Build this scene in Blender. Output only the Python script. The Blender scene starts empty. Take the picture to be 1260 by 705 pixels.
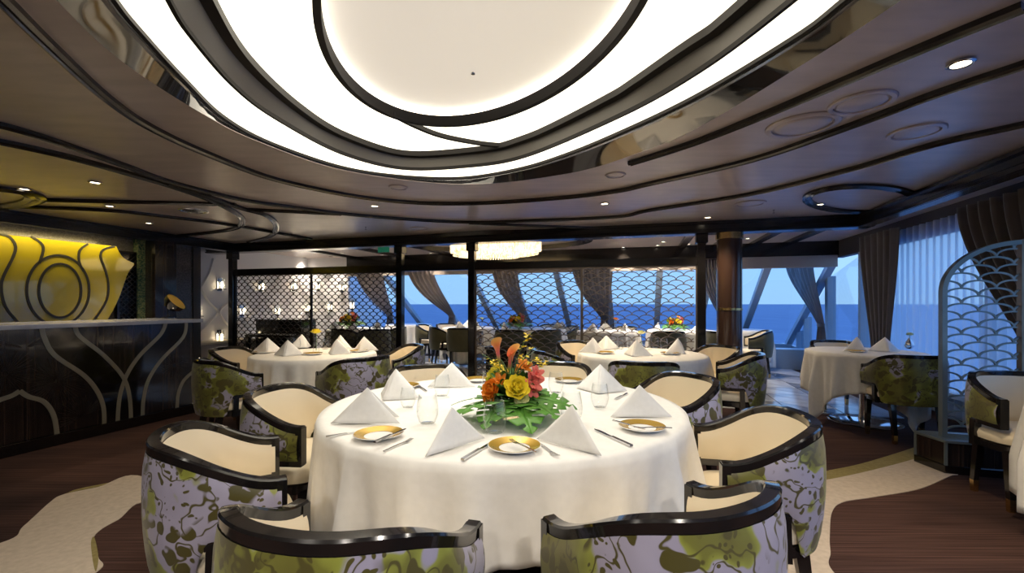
import bpy, bmesh, math, random
from math import sin, cos, pi, radians, sqrt, atan2
from mathutils import Vector, Matrix

random.seed(7)
scene = bpy.context.scene
COL = scene.collection
F, PX0, PY0, EYE = 550.0, 630.0, 374.0, 1.25       # focal length in pixels, principal column, horizon row, eye height

# ------------------------------------------------------------------ camera, world, exposure
cam_data = bpy.data.cameras.new('camera')
cam_data.sensor_width = 36.0
cam_data.lens = F / 1260.0 * 36.0
cam_data.shift_y = (374.0 - 352.5) / 1260.0
cam_data.clip_end = 60000.0
cam = bpy.data.objects.new('camera', cam_data)
cam.location = (0, 0, EYE)
cam.rotation_euler = (radians(90), 0, 0)
COL.objects.link(cam)
scene.camera = cam

world = bpy.data.worlds.new('dusk_sky')
scene.world = world
world.use_nodes = True
wn, wl = world.node_tree.nodes, world.node_tree.links
wn.clear()
w_out = wn.new('ShaderNodeOutputWorld'); w_bg = wn.new('ShaderNodeBackground')
w_geo = wn.new('ShaderNodeTexCoord'); w_sep = wn.new('ShaderNodeSeparateXYZ'); w_ramp = wn.new('ShaderNodeValToRGB')
wl.new(w_geo.outputs['Generated'], w_sep.inputs[0])
wl.new(w_sep.outputs['Z'], w_ramp.inputs[0])
w_ramp.color_ramp.elements[0].position = 0.0
w_ramp.color_ramp.elements[0].color = (0.185, 0.32, 0.48, 1)
w_ramp.color_ramp.elements[1].position = 1.0
w_ramp.color_ramp.elements[1].color = (0.13, 0.32, 0.86, 1)
e_mid = w_ramp.color_ramp.elements.new(0.22); e_mid.color = (0.16, 0.32, 0.62, 1)
wl.new(w_ramp.outputs[0], w_bg.inputs[0])
w_bg.inputs[1].default_value = 1.0
wl.new(w_bg.outputs[0], w_out.inputs[0])

vs = scene.view_settings
vs.view_transform = 'Standard'; vs.look = 'None'; vs.gamma = 1.0; vs.use_curve_mapping = False
vs.exposure = 1.25
PANEL_GLOW = 1.20          # luminous ceiling
SPOT_SCALE = 1.6

# ------------------------------------------------------------------ frames of reference
TH = atan2(0.287, 1.0)
U = Vector((cos(TH), -sin(TH), 0)); V = Vector((sin(TH), cos(TH), 0))
ZC = 2.35                                               # ceiling height
def W(u, v, z=0.0): return U * u + V * v + Vector((0, 0, z))
def at_z(px, py, z):
    """the point seen at a pixel on the horizontal plane z"""
    y = F * (EYE - z) / (py - PY0)
    return Vector(((px - PX0) / F * y, y, z))
def at_y(px, py, y):
    return Vector(((px - PX0) / F * y, y, EYE - (py - PY0) / F * y))
def on_plane(px, py, p0, n):
    d = Vector(((px - PX0) / F, 1.0, -(py - PY0) / F)); o = Vector((0, 0, EYE))
    return o + d * ((p0 - o).dot(n) / d.dot(n))
def on_line(px, p0, d):
    """ground point of the vertical plane through p0 along d, seen in a pixel column"""
    t = (px - PX0) / F
    s = (t * p0.y - p0.x) / (d.x - t * d.y)
    return p0 + d * s

# ------------------------------------------------------------------ mesh building
class MB:
    def __init__(self): self.v = []; self.f = []
    def add(self, vs, fs):
        n = len(self.v); self.v += [tuple(p) for p in vs]; self.f += [tuple(i + n for i in q) for q in fs]
    def box(self, c, s, ax=None):
        cx, cy, cz = c; hx, hy, hz = s[0] / 2, s[1] / 2, s[2] / 2
        p = []
        for k in (-1, 1):
            for j in (-1, 1):
                for i in (-1, 1):
                    if ax: q = Vector(c) + ax[0] * (i * hx) + ax[1] * (j * hy) + Vector((0, 0, k * hz))
                    else: q = (cx + i * hx, cy + j * hy, cz + k * hz)
                    p.append(q)
        self.add(p, [(0, 2, 3, 1), (4, 5, 7, 6), (0, 1, 5, 4), (2, 6, 7, 3), (0, 4, 6, 2), (1, 3, 7, 5)])
    def bar(self, a, b, w, d, up=None):
        """square bar between two points"""
        a = Vector(a); b = Vector(b); t = (b - a).normalized()
        up = Vector(up) if up else (Vector((0, 0, 1)) if abs(t.z) < .95 else Vector((0, 1, 0)))
        x = t.cross(up).normalized(); y = x.cross(t).normalized()
        p = [c + x * (i * w / 2) + y * (j * d / 2) for c in (a, b) for j in (-1, 1) for i in (-1, 1)]
        self.add(p, [(0, 2, 3, 1), (4, 5, 7, 6), (0, 1, 5, 4), (2, 6, 7, 3), (0, 4, 6, 2), (1, 3, 7, 5)])
    def sweep(self, path, prof, up=(0, 0, 1), closed=False, caps=True):
        """profile points (a across, b along up) carried along a path"""
        path = [Vector(p) for p in path]; n = len(path); m = len(prof); up = Vector(up); vs = []
        for i in range(n):
            if closed: t = path[(i + 1) % n] - path[i - 1]
            else: t = path[min(i + 1, n - 1)] - path[max(i - 1, 0)]
            t.normalize(); x = t.cross(up)
            x = x.normalized() if x.length > 1e-6 else Vector((1, 0, 0))
            y = x.cross(t).normalized()
            vs += [path[i] + x * a + y * b for a, b in prof]
        fs = []
        for i in range(n if closed else n - 1):
            j = (i + 1) % n
            for k in range(m):
                l = (k + 1) % m
                fs.append((i * m + k, j * m + k, j * m + l, i * m + l))
        if caps and not closed:
            fs.append(tuple(range(m))); fs.append(tuple((n - 1) * m + k for k in reversed(range(m))))
        self.add(vs, fs)
    def tube(self, path, r, n=6):
        path = [Vector(p) for p in path]
        rr = r if isinstance(r, (list, tuple)) else [r] * len(path)
        vs = []; m = len(path); ref = None
        for i in range(m):
            t = (path[min(i + 1, m - 1)] - path[max(i - 1, 0)]).normalized()
            if ref is None: ref = Vector((0, 0, 1)) if abs(t.z) < .9 else Vector((1, 0, 0))
            x = t.cross(ref).normalized(); y = x.cross(t).normalized(); ref = y
            vs += [path[i] + x * (cos(2 * pi * k / n) * rr[i]) + y * (sin(2 * pi * k / n) * rr[i]) for k in range(n)]
        fs = [(i * n + k, (i + 1) * n + k, (i + 1) * n + (k + 1) % n, i * n + (k + 1) % n) for i in range(m - 1) for k in range(n)]
        fs += [tuple(range(n)), tuple((m - 1) * n + k for k in reversed(range(n)))]
        self.add(vs, fs)
    def lathe(self, prof, n=24, c=(0, 0, 0), sx=1.0, sy=1.0, caps=True):
        vs = []; fs = []; m = len(prof)
        for r, z in prof:
            vs += [(c[0] + r * sx * cos(2 * pi * k / n), c[1] + r * sy * sin(2 * pi * k / n), c[2] + z) for k in range(n)]
        for i in range(m - 1):
            for k in range(n):
                l = (k + 1) % n
                fs.append((i * n + k, i * n + l, (i + 1) * n + l, (i + 1) * n + k))
        if caps and prof[0][0] > 1e-5: fs.append(tuple(reversed(range(n))))
        if caps and prof[-1][0] > 1e-5: fs.append(tuple((m - 1) * n + k for k in range(n)))
        self.add(vs, fs)
    def prism(self, poly, z0, z1):
        n = len(poly)
        vs = [(p[0], p[1], z0) for p in poly] + [(p[0], p[1], z1) for p in poly]
        fs = [tuple(reversed(range(n))), tuple(range(n, 2 * n))] + [(i, (i + 1) % n, n + (i + 1) % n, n + i) for i in range(n)]
        self.add(vs, fs)
    def slab(self, pts, off):
        """polygon of 3-D points given thickness along off"""
        n = len(pts); off = Vector(off)
        vs = [Vector(p) for p in pts] + [Vector(p) + off for p in pts]
        self.add(vs, [tuple(reversed(range(n))), tuple(range(n, 2 * n))] + [(i, (i + 1) % n, n + (i + 1) % n, n + i) for i in range(n)])
    def grid(self, fn, nu, nv, keep=None, closed_u=False):
        n = len(self.v); cu = nu if closed_u else nu + 1
        for j in range(nv + 1):
            for i in range(cu): self.v.append(tuple(fn(i / nu, j / nv)))
        for j in range(nv):
            for i in range(nu):
                if keep and not keep((i + .5) / nu, (j + .5) / nv): continue
                i2 = (i + 1) % cu
                self.f.append((n + j * cu + i, n + j * cu + i2, n + (j + 1) * cu + i2, n + (j + 1) * cu + i))
    def mesh(self, name, material=None, smooth=40):
        me = bpy.data.meshes.new(name)
        me.from_pydata(self.v, [], self.f); me.update()
        bm = bmesh.new(); bm.from_mesh(me); bmesh.ops.recalc_face_normals(bm, faces=bm.faces); bm.to_mesh(me); bm.free()
        if smooth:
            me.shade_smooth(); me.set_sharp_from_angle(angle=radians(smooth))
        if material: me.materials.append(material)
        return me
    def build(self, name, material=None, parent=None, smooth=40, solid=0.0, offset=0.0, subsurf=0, bevel=0.0):
        return link(name, self.mesh(name, material, smooth), parent, solid, offset, subsurf, bevel)

def link(name, me, parent=None, solid=0.0, offset=0.0, subsurf=0, bevel=0.0):
    o = bpy.data.objects.new(name, me); COL.objects.link(o)
    if parent: o.parent = parent
    if solid:
        md = o.modifiers.new('thickness', 'SOLIDIFY'); md.thickness = solid; md.offset = offset
    if bevel:
        md = o.modifiers.new('edges', 'BEVEL'); md.width = bevel; md.segments = 2; md.limit_method = 'ANGLE'
    if subsurf:
        md = o.modifiers.new('soft', 'SUBSURF'); md.levels = subsurf; md.render_levels = subsurf
    return o
def tag(o, label, cat, group=None):
    o['label'] = label; o['category'] = cat
    if group: o['group'] = group
    return o
def struct(o): o['kind'] = 'structure'; return o
def thing(name, label, cat, loc=(0, 0, 0), rz=0.0, group=None):
    o = bpy.data.objects.new(name, None); o.empty_display_size = .1; COL.objects.link(o)
    o.location = loc; o.rotation_euler = (0, 0, rz)
    return tag(o, label, cat, group)
def dup(o, loc=None, rz=None, label=None, group=None, parent=None, cat=None):
    c = o.copy(); COL.objects.link(c)
    if parent: c.parent = parent
    if loc is not None: c.location = loc
    if rz is not None: c.rotation_euler = (0, 0, rz)
    if label: c['label'] = label
    if group: c['group'] = group
    if cat: c['category'] = cat
    for ch in KIDS.get(o.name) or list(o.children): dup(ch, parent=c)
    return c
KIDS = {}
def freeze(o):
    KIDS[o.name] = list(o.children)
    for c in o.children: freeze(c)
def spline(pts, n=8, closed=False):
    """Catmull-Rom through the points"""
    pts = [Vector(p) for p in pts]; m = len(pts); out = []
    for i in range(m if closed else m - 1):
        if closed: a, b, c, d = pts[i - 1], pts[i], pts[(i + 1) % m], pts[(i + 2) % m]
        else: a, b, c, d = pts[max(i - 1, 0)], pts[i], pts[i + 1], pts[min(i + 2, m - 1)]
        for k in range(n):
            t = k / n
            out.append(.5 * (2 * b + (c - a) * t + (2 * a - 5 * b + 4 * c - d) * t * t + (3 * b - a - 3 * c + d) * t ** 3))
    if not closed: out.append(pts[-1])
    return out
def smoothstep(t): t = max(0.0, min(1.0, t)); return t * t * (3 - 2 * t)

# ------------------------------------------------------------------ materials
M = {}
def mat(name, color, rough=.5, metal=0.0, spec=.5, coat=0.0, emit=None, emit_s=0.0, sheen=0.0, trans=0.0):
    m = bpy.data.materials.new(name); m.use_nodes = True
    b = m.node_tree.nodes['Principled BSDF']
    b.inputs['Base Color'].default_value = (*color, 1); b.inputs['Roughness'].default_value = rough
    b.inputs['Metallic'].default_value = metal; b.inputs['Specular IOR Level'].default_value = spec
    b.inputs['Coat Weight'].default_value = coat; b.inputs['Coat Roughness'].default_value = .05
    b.inputs['Sheen Weight'].default_value = sheen
    if emit: b.inputs['Emission Color'].default_value = (*emit, 1); b.inputs['Emission Strength'].default_value = emit_s
    M[name] = m
    return m
def nodes(m): return m.node_tree.nodes, m.node_tree.links, m.node_tree.nodes['Principled BSDF']
def N(m, t, **kw):
    n = m.node_tree.nodes.new(t)
    for k, v in kw.items():
        if k in n.inputs: n.inputs[k].default_value = v
        else: setattr(n, k, v)
    return n
def coords(m, scale=(1, 1, 1), out='Object'):
    tc = N(m, 'ShaderNodeTexCoord'); mp = N(m, 'ShaderNodeMapping'); mp.inputs['Scale'].default_value = scale
    m.node_tree.links.new(tc.outputs[out], mp.inputs[0]); return mp.outputs[0]
def ramp(m, src, stops, interp='LINEAR'):
    r = N(m, 'ShaderNodeValToRGB'); r.color_ramp.interpolation = interp
    el = r.color_ramp.elements
    while len(el) < len(stops): el.new(.5)
    for e, (p, c) in zip(el, stops): e.position = p; e.color = (*c, 1) if len(c) == 3 else c
    m.node_tree.links.new(src, r.inputs[0]); return r.outputs[0]
def noise(m, vec, scale=5.0, detail=3.0, distort=0.0):
    n = N(m, 'ShaderNodeTexNoise', Scale=scale, Detail=detail, Distortion=distort); m.node_tree.links.new(vec, n.inputs['Vector']); return n
def bump(m, src, strength=.2, dist=.01):
    b = N(m, 'ShaderNodeBump', Strength=strength, Distance=dist); m.node_tree.links.new(src, b.inputs['Height'])
    m.node_tree.links.new(b.outputs[0], m.node_tree.nodes['Principled BSDF'].inputs['Normal'])
def mottled(name, c1, c2, scale=(6, 6, 6), rough=.6, sc=1.0, bumps=0.0, out='Object', **kw):
    m = mat(name, c1, rough, **kw); v = coords(m, scale, out); n = noise(m, v, sc, 4)
    c = ramp(m, n.outputs[0], [(.35, c1), (.65, c2)])
    m.node_tree.links.new(c, m.node_tree.nodes['Principled BSDF'].inputs['Base Color'])
    if bumps: bump(m, n.outputs[0], bumps)
    return m

mat('lacquer', (.010, .009, .009), .16, coat=.6)
mat('black_trim', (.012, .010, .009), .25, coat=.3)
mat('brass', (.75, .52, .22), .25, 1.0)
mat('chrome', (.85, .86, .88), .10, 1.0)
mat('steel', (.62, .62, .63), .22, 1.0)
mat('dark_metal', (.06, .055, .05), .35, 1.0)
mottled('bronze_lattice', (.27, .21, .15), (.33, .26, .19), rough=.38, metal=.75)
mottled('teal_metal', (.22, .26, .26), (.27, .31, .31), rough=.38, metal=.6)
mat('fine_lattice', (.030, .024, .020), .35, .5)
mottled('cream_leather', (.80, .69, .50), (.84, .73, .55), (3, 3, 3), .42)
mottled('linen', (.86, .84, .80), (.82, .80, .76), (30, 30, 30), .85, bumps=.05)
mottled('napkin_linen', (.88, .87, .85), (.84, .83, .81), (40, 40, 40), .8, bumps=.04)
mat('porcelain', (.88, .87, .85), .18)
mat('gold_glaze', (.62, .40, .08), .22, .55)
mat('leaf_green', (.10, .28, .035), .42)
mat('leaf_deep', (.08, .22, .045), .45)
mat('stem_green', (.10, .20, .04), .5)
mat('grass_green', (.10, .19, .09), .5)
mat('petal_yellow', (.95, .78, .05), .6)
mat('petal_cream', (.80, .80, .42), .55)
mat('petal_orange', (.85, .28, .02), .5)
mat('petal_pink', (.80, .16, .12), .5)
mat('orchid_yellow', (.82, .62, .02), .5)
mottled('curtain_grey', (.10, .085, .08), (.13, .11, .105), (8, 8, 1), .75, sheen=.3)
mottled('curtain_taupe', (.24, .19, .165), (.29, .235, .20), (8, 8, 1), .75, sheen=.3)
mottled('marble_top', (.28, .29, .34), (.42, .43, .48), (5, 5, 5), .15)
mat('window_frame', (.34, .42, .50), .35)
mat('soffit_cream', (.42, .36, .31), .6)
mat('wall_dark', (.05, .042, .038), .5)
mat('pad_white', (.66, .66, .69), .5)
mat('bulb', (1, .9, .7), .4, emit=(1.0, .78, .48), emit_s=8.0)
mat('lens', (1, .95, .85), .4, emit=(1.0, .84, .60), emit_s=6.0)
mat('exit_green', (.01, .10, .06), .4, emit=(.02, .25, .14), emit_s=.12)
mat('lamp_gold', (.75, .48, .08), .35, .3)

def shader(m, build):
    nt = m.node_tree; out = nt.nodes['Material Output']; nt.nodes.remove(nt.nodes['Principled BSDF']); build(nt, out)
def thin_glass(name, tint=(1, 1, 1), gloss=1.0, ior=1.45):
    m = bpy.data.materials.new(name); m.use_nodes = True
    def b(nt, out):
        t = nt.nodes.new('ShaderNodeBsdfTransparent'); t.inputs[0].default_value = (*tint, 1)
        g = nt.nodes.new('ShaderNodeBsdfGlossy'); g.inputs['Roughness'].default_value = .02
        fr0 = nt.nodes.new('ShaderNodeLayerWeight'); fr0.inputs[0].default_value = .5
        fr = nt.nodes.new('ShaderNodeMath'); fr.operation = 'POWER'; fr.inputs[1].default_value = 2.6; nt.links.new(fr0.outputs['Facing'], fr.inputs[0])
        ad = nt.nodes.new('ShaderNodeMath'); ad.operation = 'ADD'; ad.inputs[1].default_value = .045; nt.links.new(fr.outputs[0], ad.inputs[0]); fr = ad
        mu = nt.nodes.new('ShaderNodeMath'); mu.operation = 'MULTIPLY'; mu.inputs[1].default_value = gloss
        mx = nt.nodes.new('ShaderNodeMixShader')
        nt.links.new(fr.outputs[0], mu.inputs[0]); nt.links.new(mu.outputs[0], mx.inputs[0])
        nt.links.new(t.outputs[0], mx.inputs[1]); nt.links.new(g.outputs[0], mx.inputs[2]); nt.links.new(mx.outputs[0], out.inputs[0])
    shader(m, b); M[name] = m
thin_glass('glass', (.97, .98, .98), 1.0)
thin_glass('window_glass', (.92, .96, 1.0), .3)
def sheer(name):
    m = bpy.data.materials.new(name); m.use_nodes = True
    def b(nt, out):
        d = nt.nodes.new('ShaderNodeBsdfDiffuse'); d.inputs[0].default_value = (.80, .82, .86, 1)
        tl = nt.nodes.new('ShaderNodeBsdfTranslucent'); tl.inputs[0].default_value = (.95, .96, .98, 1)
        tr = nt.nodes.new('ShaderNodeBsdfTransparent'); tr.inputs[0].default_value = (1, 1, 1, 1)
        m1 = nt.nodes.new('ShaderNodeMixShader'); m1.inputs[0].default_value = .88
        m2 = nt.nodes.new('ShaderNodeMixShader'); m2.inputs[0].default_value = .50
        nt.links.new(d.outputs[0], m1.inputs[1]); nt.links.new(tl.outputs[0], m1.inputs[2])
        nt.links.new(m1.outputs[0], m2.inputs[1]); nt.links.new(tr.outputs[0], m2.inputs[2]); nt.links.new(m2.outputs[0], out.inputs[0])
    shader(m, b); M[name] = m
sheer('sheer_voile')

def floral():
    m = mat('floral_silk', (.4, .38, .5), .34, spec=.5, sheen=.2)
    nt = m.node_tree; L = nt.links; b = nt.nodes['Principled BSDF']
    tc = N(m, 'ShaderNodeTexCoord'); oi = N(m, 'ShaderNodeObjectInfo')
    mul = N(m, 'ShaderNodeMath', operation='MULTIPLY'); mul.inputs[1].default_value = 7.0
    L.new(oi.outputs['Random'], mul.inputs[0])
    ad = N(m, 'ShaderNodeVectorMath', operation='ADD'); L.new(tc.outputs['Object'], ad.inputs[0]); L.new(mul.outputs[0], ad.inputs[1])
    v = ad.outputs[0]
    warp = noise(m, v, 9.0, 2.0)
    mixv = N(m, 'ShaderNodeMix', data_type='VECTOR'); mixv.inputs[0].default_value = .10
    L.new(v, mixv.inputs[4]); L.new(warp.outputs['Color'], mixv.inputs[5]); wv = mixv.outputs[1]
    big = noise(m, wv, 5.0, 2.0)
    base = ramp(m, big.outputs[0], [(.34, (.13, .115, .022)), (.47, (.18, .18, .03)), (.515, (.29, .31, .05)), (.535, (.36, .33, .43)), (.75, (.43, .40, .52))])
    vo = N(m, 'ShaderNodeTexVoronoi', Scale=19.0); L.new(wv, vo.inputs['Vector'])
    sp = ramp(m, vo.outputs['Distance'], [(.42, (1, 1, 1)), (.455, (0, 0, 0))])
    vo2 = N(m, 'ShaderNodeTexVoronoi', Scale=46.0); L.new(wv, vo2.inputs['Vector'])
    sp2 = ramp(m, vo2.outputs['Distance'], [(.25, (1, 1, 1)), (.30, (0, 0, 0))])
    patch = noise(m, v, 6.0, 1.0)
    pm = ramp(m, patch.outputs[0], [(.46, (0, 0, 0)), (.50, (1, 1, 1))])
    a1 = N(m, 'ShaderNodeMix', data_type='RGBA'); L.new(pm, a1.inputs[0]); L.new(sp2, a1.inputs[6]); L.new(sp, a1.inputs[7])
    vein = noise(m, wv, 11.0, 1.0)
    ve = ramp(m, vein.outputs[0], [(.482, (0, 0, 0)), (.492, (1, 1, 1)), (.508, (1, 1, 1)), (.518, (0, 0, 0))])
    mx = N(m, 'ShaderNodeMix', data_type='RGBA', blend_type='LIGHTEN'); mx.inputs[0].default_value = 1
    L.new(a1.outputs[2], mx.inputs[6]); L.new(ve, mx.inputs[7])
    fin = N(m, 'ShaderNodeMix', data_type='RGBA'); L.new(mx.outputs[2], fin.inputs[0]); L.new(base, fin.inputs[6])
    fin.inputs[7].default_value = (.085, .072, .016, 1)
    L.new(fin.outputs[2], b.inputs['Base Color'])
floral()
mottled('olive_velvet', (.075, .07, .03), (.10, .092, .045), (5, 5, 5), .6, sheen=.3)

def carpet():
    m = mat('carpet_brown', (.05, .03, .025), .95, spec=.1)
    v = coords(m, (.9, 60, 1)); n = noise(m, v, 1.6, 4, .3)
    v2 = coords(m, (.55, .9, 1)); n2 = noise(m, v2, 1.1, 2)
    c = ramp(m, n.outputs[0], [(.3, (.032, .019, .017)), (.7, (.086, .052, .044))])
    d = ramp(m, n2.outputs[0], [(.42, (.55, .55, .58)), (.56, (1.25, 1.1, 1.0))])
    mx = N(m, 'ShaderNodeMix', data_type='RGBA', blend_type='MULTIPLY'); mx.inputs[0].default_value = 1
    m.node_tree.links.new(c, mx.inputs[6]); m.node_tree.links.new(d, mx.inputs[7])
    m.node_tree.links.new(mx.outputs[2], m.node_tree.nodes['Principled BSDF'].inputs['Base Color'])
    bump(m, n.outputs[0], .3, .004)
carpet()
mottled('carpet_cream', (.52, .43, .33), (.60, .50, .39), (30, 30, 30), .95, bumps=.2)
mottled('carpet_olive', (.24, .19, .06), (.30, .24, .09), (40, 40, 40), .95)
for k, (a, b) in enumerate([((.55, .57, .60), (.68, .70, .73)), ((.20, .21, .24), (.30, .31, .34)), ((.38, .40, .44), (.52, .54, .58))]):
    mottled('marble_%d' % k, a, b, (2.5, 2.5, 2.5), .12, sc=2.0)
def suede():
    m = mat('ceiling_suede', (.3, .24, .21), .45, spec=.5, coat=.7)
    m.node_tree.nodes['Principled BSDF'].inputs['Coat IOR'].default_value = 1.9; m.node_tree.nodes['Principled BSDF'].inputs['Coat Roughness'].default_value = .28
    v = coords(m, (1.2, 5, 1)); n = noise(m, v, 2.2, 5)
    c = ramp(m, n.outputs[0], [(.3, (.36, .29, .26)), (.7, (.48, .39, .35))])
    m.node_tree.links.new(c, m.node_tree.nodes['Principled BSDF'].inputs['Base Color'])
suede()
def macassar():
    m = mat('macassar', (.02, .014, .011), .2, coat=.5)
    v = coords(m, (60, 60, .4)); n = noise(m, v, 1.0, 3)
    c = ramp(m, n.outputs[0], [(.4, (.008, .006, .006)), (.7, (.045, .028, .020))])
    m.node_tree.links.new(c, m.node_tree.nodes['Principled BSDF'].inputs['Base Color'])
macassar()
mat('bar_black', (.006, .005, .005), .12, coat=.6)
mat('inlay', (.34, .30, .21), .35, .35)
mat('palm_bronze', (.045, .030, .022), .3, .6)
mat('amber_glass', (.44, .35, .010), .2, spec=.6, coat=1.0)
M['amber_glass'].node_tree.nodes['Principled BSDF'].inputs['Coat IOR'].default_value = 1.7
mat('amber_line', (.05, .045, .035), .35, .3)
def mosaic(name, a, b, sc):
    m = mat(name, a, .25, .3)
    v = coords(m, (1, 1, 1)); vo = N(m, 'ShaderNodeTexVoronoi', Scale=sc); m.node_tree.links.new(v, vo.inputs['Vector'])
    r = ramp(m, vo.outputs['Color'], [(.25, a), (.75, b)])
    m.node_tree.links.new(r, m.node_tree.nodes['Principled BSDF'].inputs['Base Color'])
mosaic('mosaic_green', (.04, .10, .07), (.25, .28, .14), 60)
mosaic('mosaic_grey', (.10, .09, .08), (.17, .15, .14), 90)
def crystal():
    m = mat('crystal', (.9, .8, .6), .2)
    v = coords(m, (1, 1, 1)); vo = N(m, 'ShaderNodeTexVoronoi', Scale=22.0); m.node_tree.links.new(v, vo.inputs['Vector'])
    sp = N(m, 'ShaderNodeSeparateColor'); m.node_tree.links.new(vo.outputs['Color'], sp.inputs[0])
    b = m.node_tree.nodes['Principled BSDF']
    mr = N(m, 'ShaderNodeMapRange'); mr.inputs[3].default_value = .02; mr.inputs[4].default_value = 1.1
    m.node_tree.links.new(sp.outputs[0], mr.inputs[0]); m.node_tree.links.new(mr.outputs[0], b.inputs['Emission Strength'])
    b.inputs['Emission Color'].default_value = (1.0, .80, .48, 1)
crystal()
mat('coffer_glow', (.9, .86, .78), .5, emit=(1.0, .91, .73), emit_s=PANEL_GLOW)
mat('coffer_inner', (.92, .90, .86), .6, emit=(1.0, .90, .76), emit_s=PANEL_GLOW * .15)
mat('cove_strip', (1, .9, .75), .5, emit=(1.0, .88, .68), emit_s=4.0)
mat('coffer_grey', (.13, .12, .105), .45)
mat('coffer_black', (.012, .010, .009), .5, spec=.2)
mat('mirror_black', (.02, .019, .02), .05, coat=1.0)
def water():
    m = mat('sea', (.055, .17, .46), .55, spec=.12)
    v = coords(m, (.02, .006, 1)); n = noise(m, v, 1.0, 6)
    c = ramp(m, n.outputs[0], [(.3, (.11, .18, .29)), (.7, (.15, .23, .35))])
    m.node_tree.links.new(c, m.node_tree.nodes['Principled BSDF'].inputs['Base Color'])
water()
# ================================================================== THE SETTING
UR, UB, UL, UL2 = 3.30, 2.575, -7.23, -7.75      # window plane, pelmet plane, bar wall, far left wall
VP, VR = 6.51, -3.6                              # partition line, rear wall
VT, ZT, RK = 9.05, 2.02, 1.5                     # raked front windows: head line and slope
def raked(u, z): return W(u, VT + RK * (ZT - z), z)
RN = U.cross(Vector((0, 0, 1)) - V * RK).normalized()
def quad(name, pts, m, parent=None, thick=.02, n=None):
    mb = MB(); pts = [Vector(p) for p in pts]
    n = Vector(n) if n else (pts[1] - pts[0]).cross(pts[2] - pts[0]).normalized() * thick
    mb.slab(pts, n); return mb.build(name, m, parent, smooth=0)
UVAX = (U, V)
def ubox(u0, u1, v0, v1, z0, z1, mb=None):
    mb = mb or MB(); mb.box(W((u0 + u1) / 2, (v0 + v1) / 2, (z0 + z1) / 2), (abs(u1 - u0), abs(v1 - v0), z1 - z0), UVAX); return mb

# ---- floor
floor = struct(ubox(UL2 - .2, UR + .2, VR - .1, 12.4, -.1, 0).build('floor', M['carpet_brown'], smooth=0))
def fl(px, py): return at_z(px, py, 0)
def flat(name, pts, m, z, parent=floor, n=8):
    poly = spline([(p[0], p[1], 0) for p in pts], n, True)
    bm = bmesh.new(); vs = [bm.verts.new((p.x, p.y, 0)) for p in poly]
    es = [bm.edges.new((vs[i], vs[(i + 1) % len(vs)])) for i in range(len(vs))]
    bmesh.ops.triangle_fill(bm, edges=es, use_beauty=True)
    r = bmesh.ops.extrude_face_region(bm, geom=bm.faces[:])
    for g in r['geom']:
        if isinstance(g, bmesh.types.BMVert): g.co.z = z
    bmesh.ops.recalc_face_normals(bm, faces=bm.faces)
    me = bpy.data.meshes.new(name); bm.to_mesh(me); bm.free(); me.materials.append(m)
    return link(name, me, parent)
left_up = [fl(0, 669), fl(29, 648), fl(61, 619), fl(78, 609), fl(120, 600), fl(179, 588)]
right_up = [fl(1013, 588), fl(1060, 580), fl(1122, 562), fl(1165, 548)]
right_dn = [fl(1180, 580), fl(1169, 586), fl(1131, 602), fl(1075, 612), fl(1038, 618), fl(1024, 630), fl(1021, 660), fl(1022, 680), fl(1026, 705)]
left_dn = [fl(118, 705), fl(121, 686), fl(116, 660), fl(145, 640), fl(186, 624)]
back = [Vector((-1.15, 2.15, 0)), Vector((-.5, 2.6, 0)), Vector((.4, 2.6, 0)), Vector((1.2, 2.3, 0))]
under = [Vector((1.5, 1.7, 0)), Vector((1.2, 1.2, 0)), Vector((.5, 1.3, 0)), Vector((-.4, 1.35, 0)), Vector((-.8, 1.55, 0))]
front_left = [Vector((-2.0, 1.7, 0)), Vector((-2.3, 1.25, 0)), Vector((-3.1, 1.4, 0)), Vector((-3.0, 2.0, 0))]
band = left_up + back + right_up + right_dn + under + list(reversed(left_dn)) + front_left
flat('carpet_band', band, M['carpet_cream'], .004)
flat('carpet_border', [p + Vector((0, .07, 0)) for p in left_up[2:]] + [p + Vector((0, .02, 0)) for p in reversed(left_up[2:])], M['carpet_olive'], .0035)
flat('carpet_border', [fl(1005, 583), fl(1060, 571), fl(1122, 552), fl(1155, 540), fl(1160, 552), fl(1122, 566), fl(1060, 582), fl(1006, 592)], M['carpet_olive'], .0045)
flat('carpet_border', [fl(112, 668), fl(116, 662), fl(121, 686), fl(118, 704), fl(114, 690)], M['carpet_olive'], .0045)
# ---- marble inlay floor: triangular tiles on both sides of the partition line
tile_me = []
for k in range(3):
    for flip in (0, 1):
        g = .006; s = .55
        t = [(g, g), (s - 2 * g, g), (g, s - 2 * g)] if not flip else [(s - g, s - g), (2 * g, s - g), (s - g, 2 * g)]
        mb = MB(); mb.prism([(p[0] * U.x + p[1] * V.x, p[0] * U.y + p[1] * V.y) for p in t], 0, .008)
        tile_me.append(mb.mesh('tile', M['marble_%d' % k], 0))
rt = random.Random(3)
for i in range(19):
    for j in range(7):
        u0 = UL + .1 + i * .55; v0 = 5.85 + j * .55
        if u0 + .55 > UR: continue
        if u0 < -4.6 and j == 0: pass
        for flip in (0, 1):
            o = link('tile', tile_me[rt.choice([0, 0, 1, 2, 2]) * 2 + flip], floor); o.location = W(u0, v0, .001)
for i in range(5):
    for j in range(3):
        for flip in (0, 1):
            o = link('tile', tile_me[rt.choice([0, 1, 2]) * 2 + flip], floor); o.location = W(-5.4 + i * .55, 4.2 + j * .55, .001)

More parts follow.
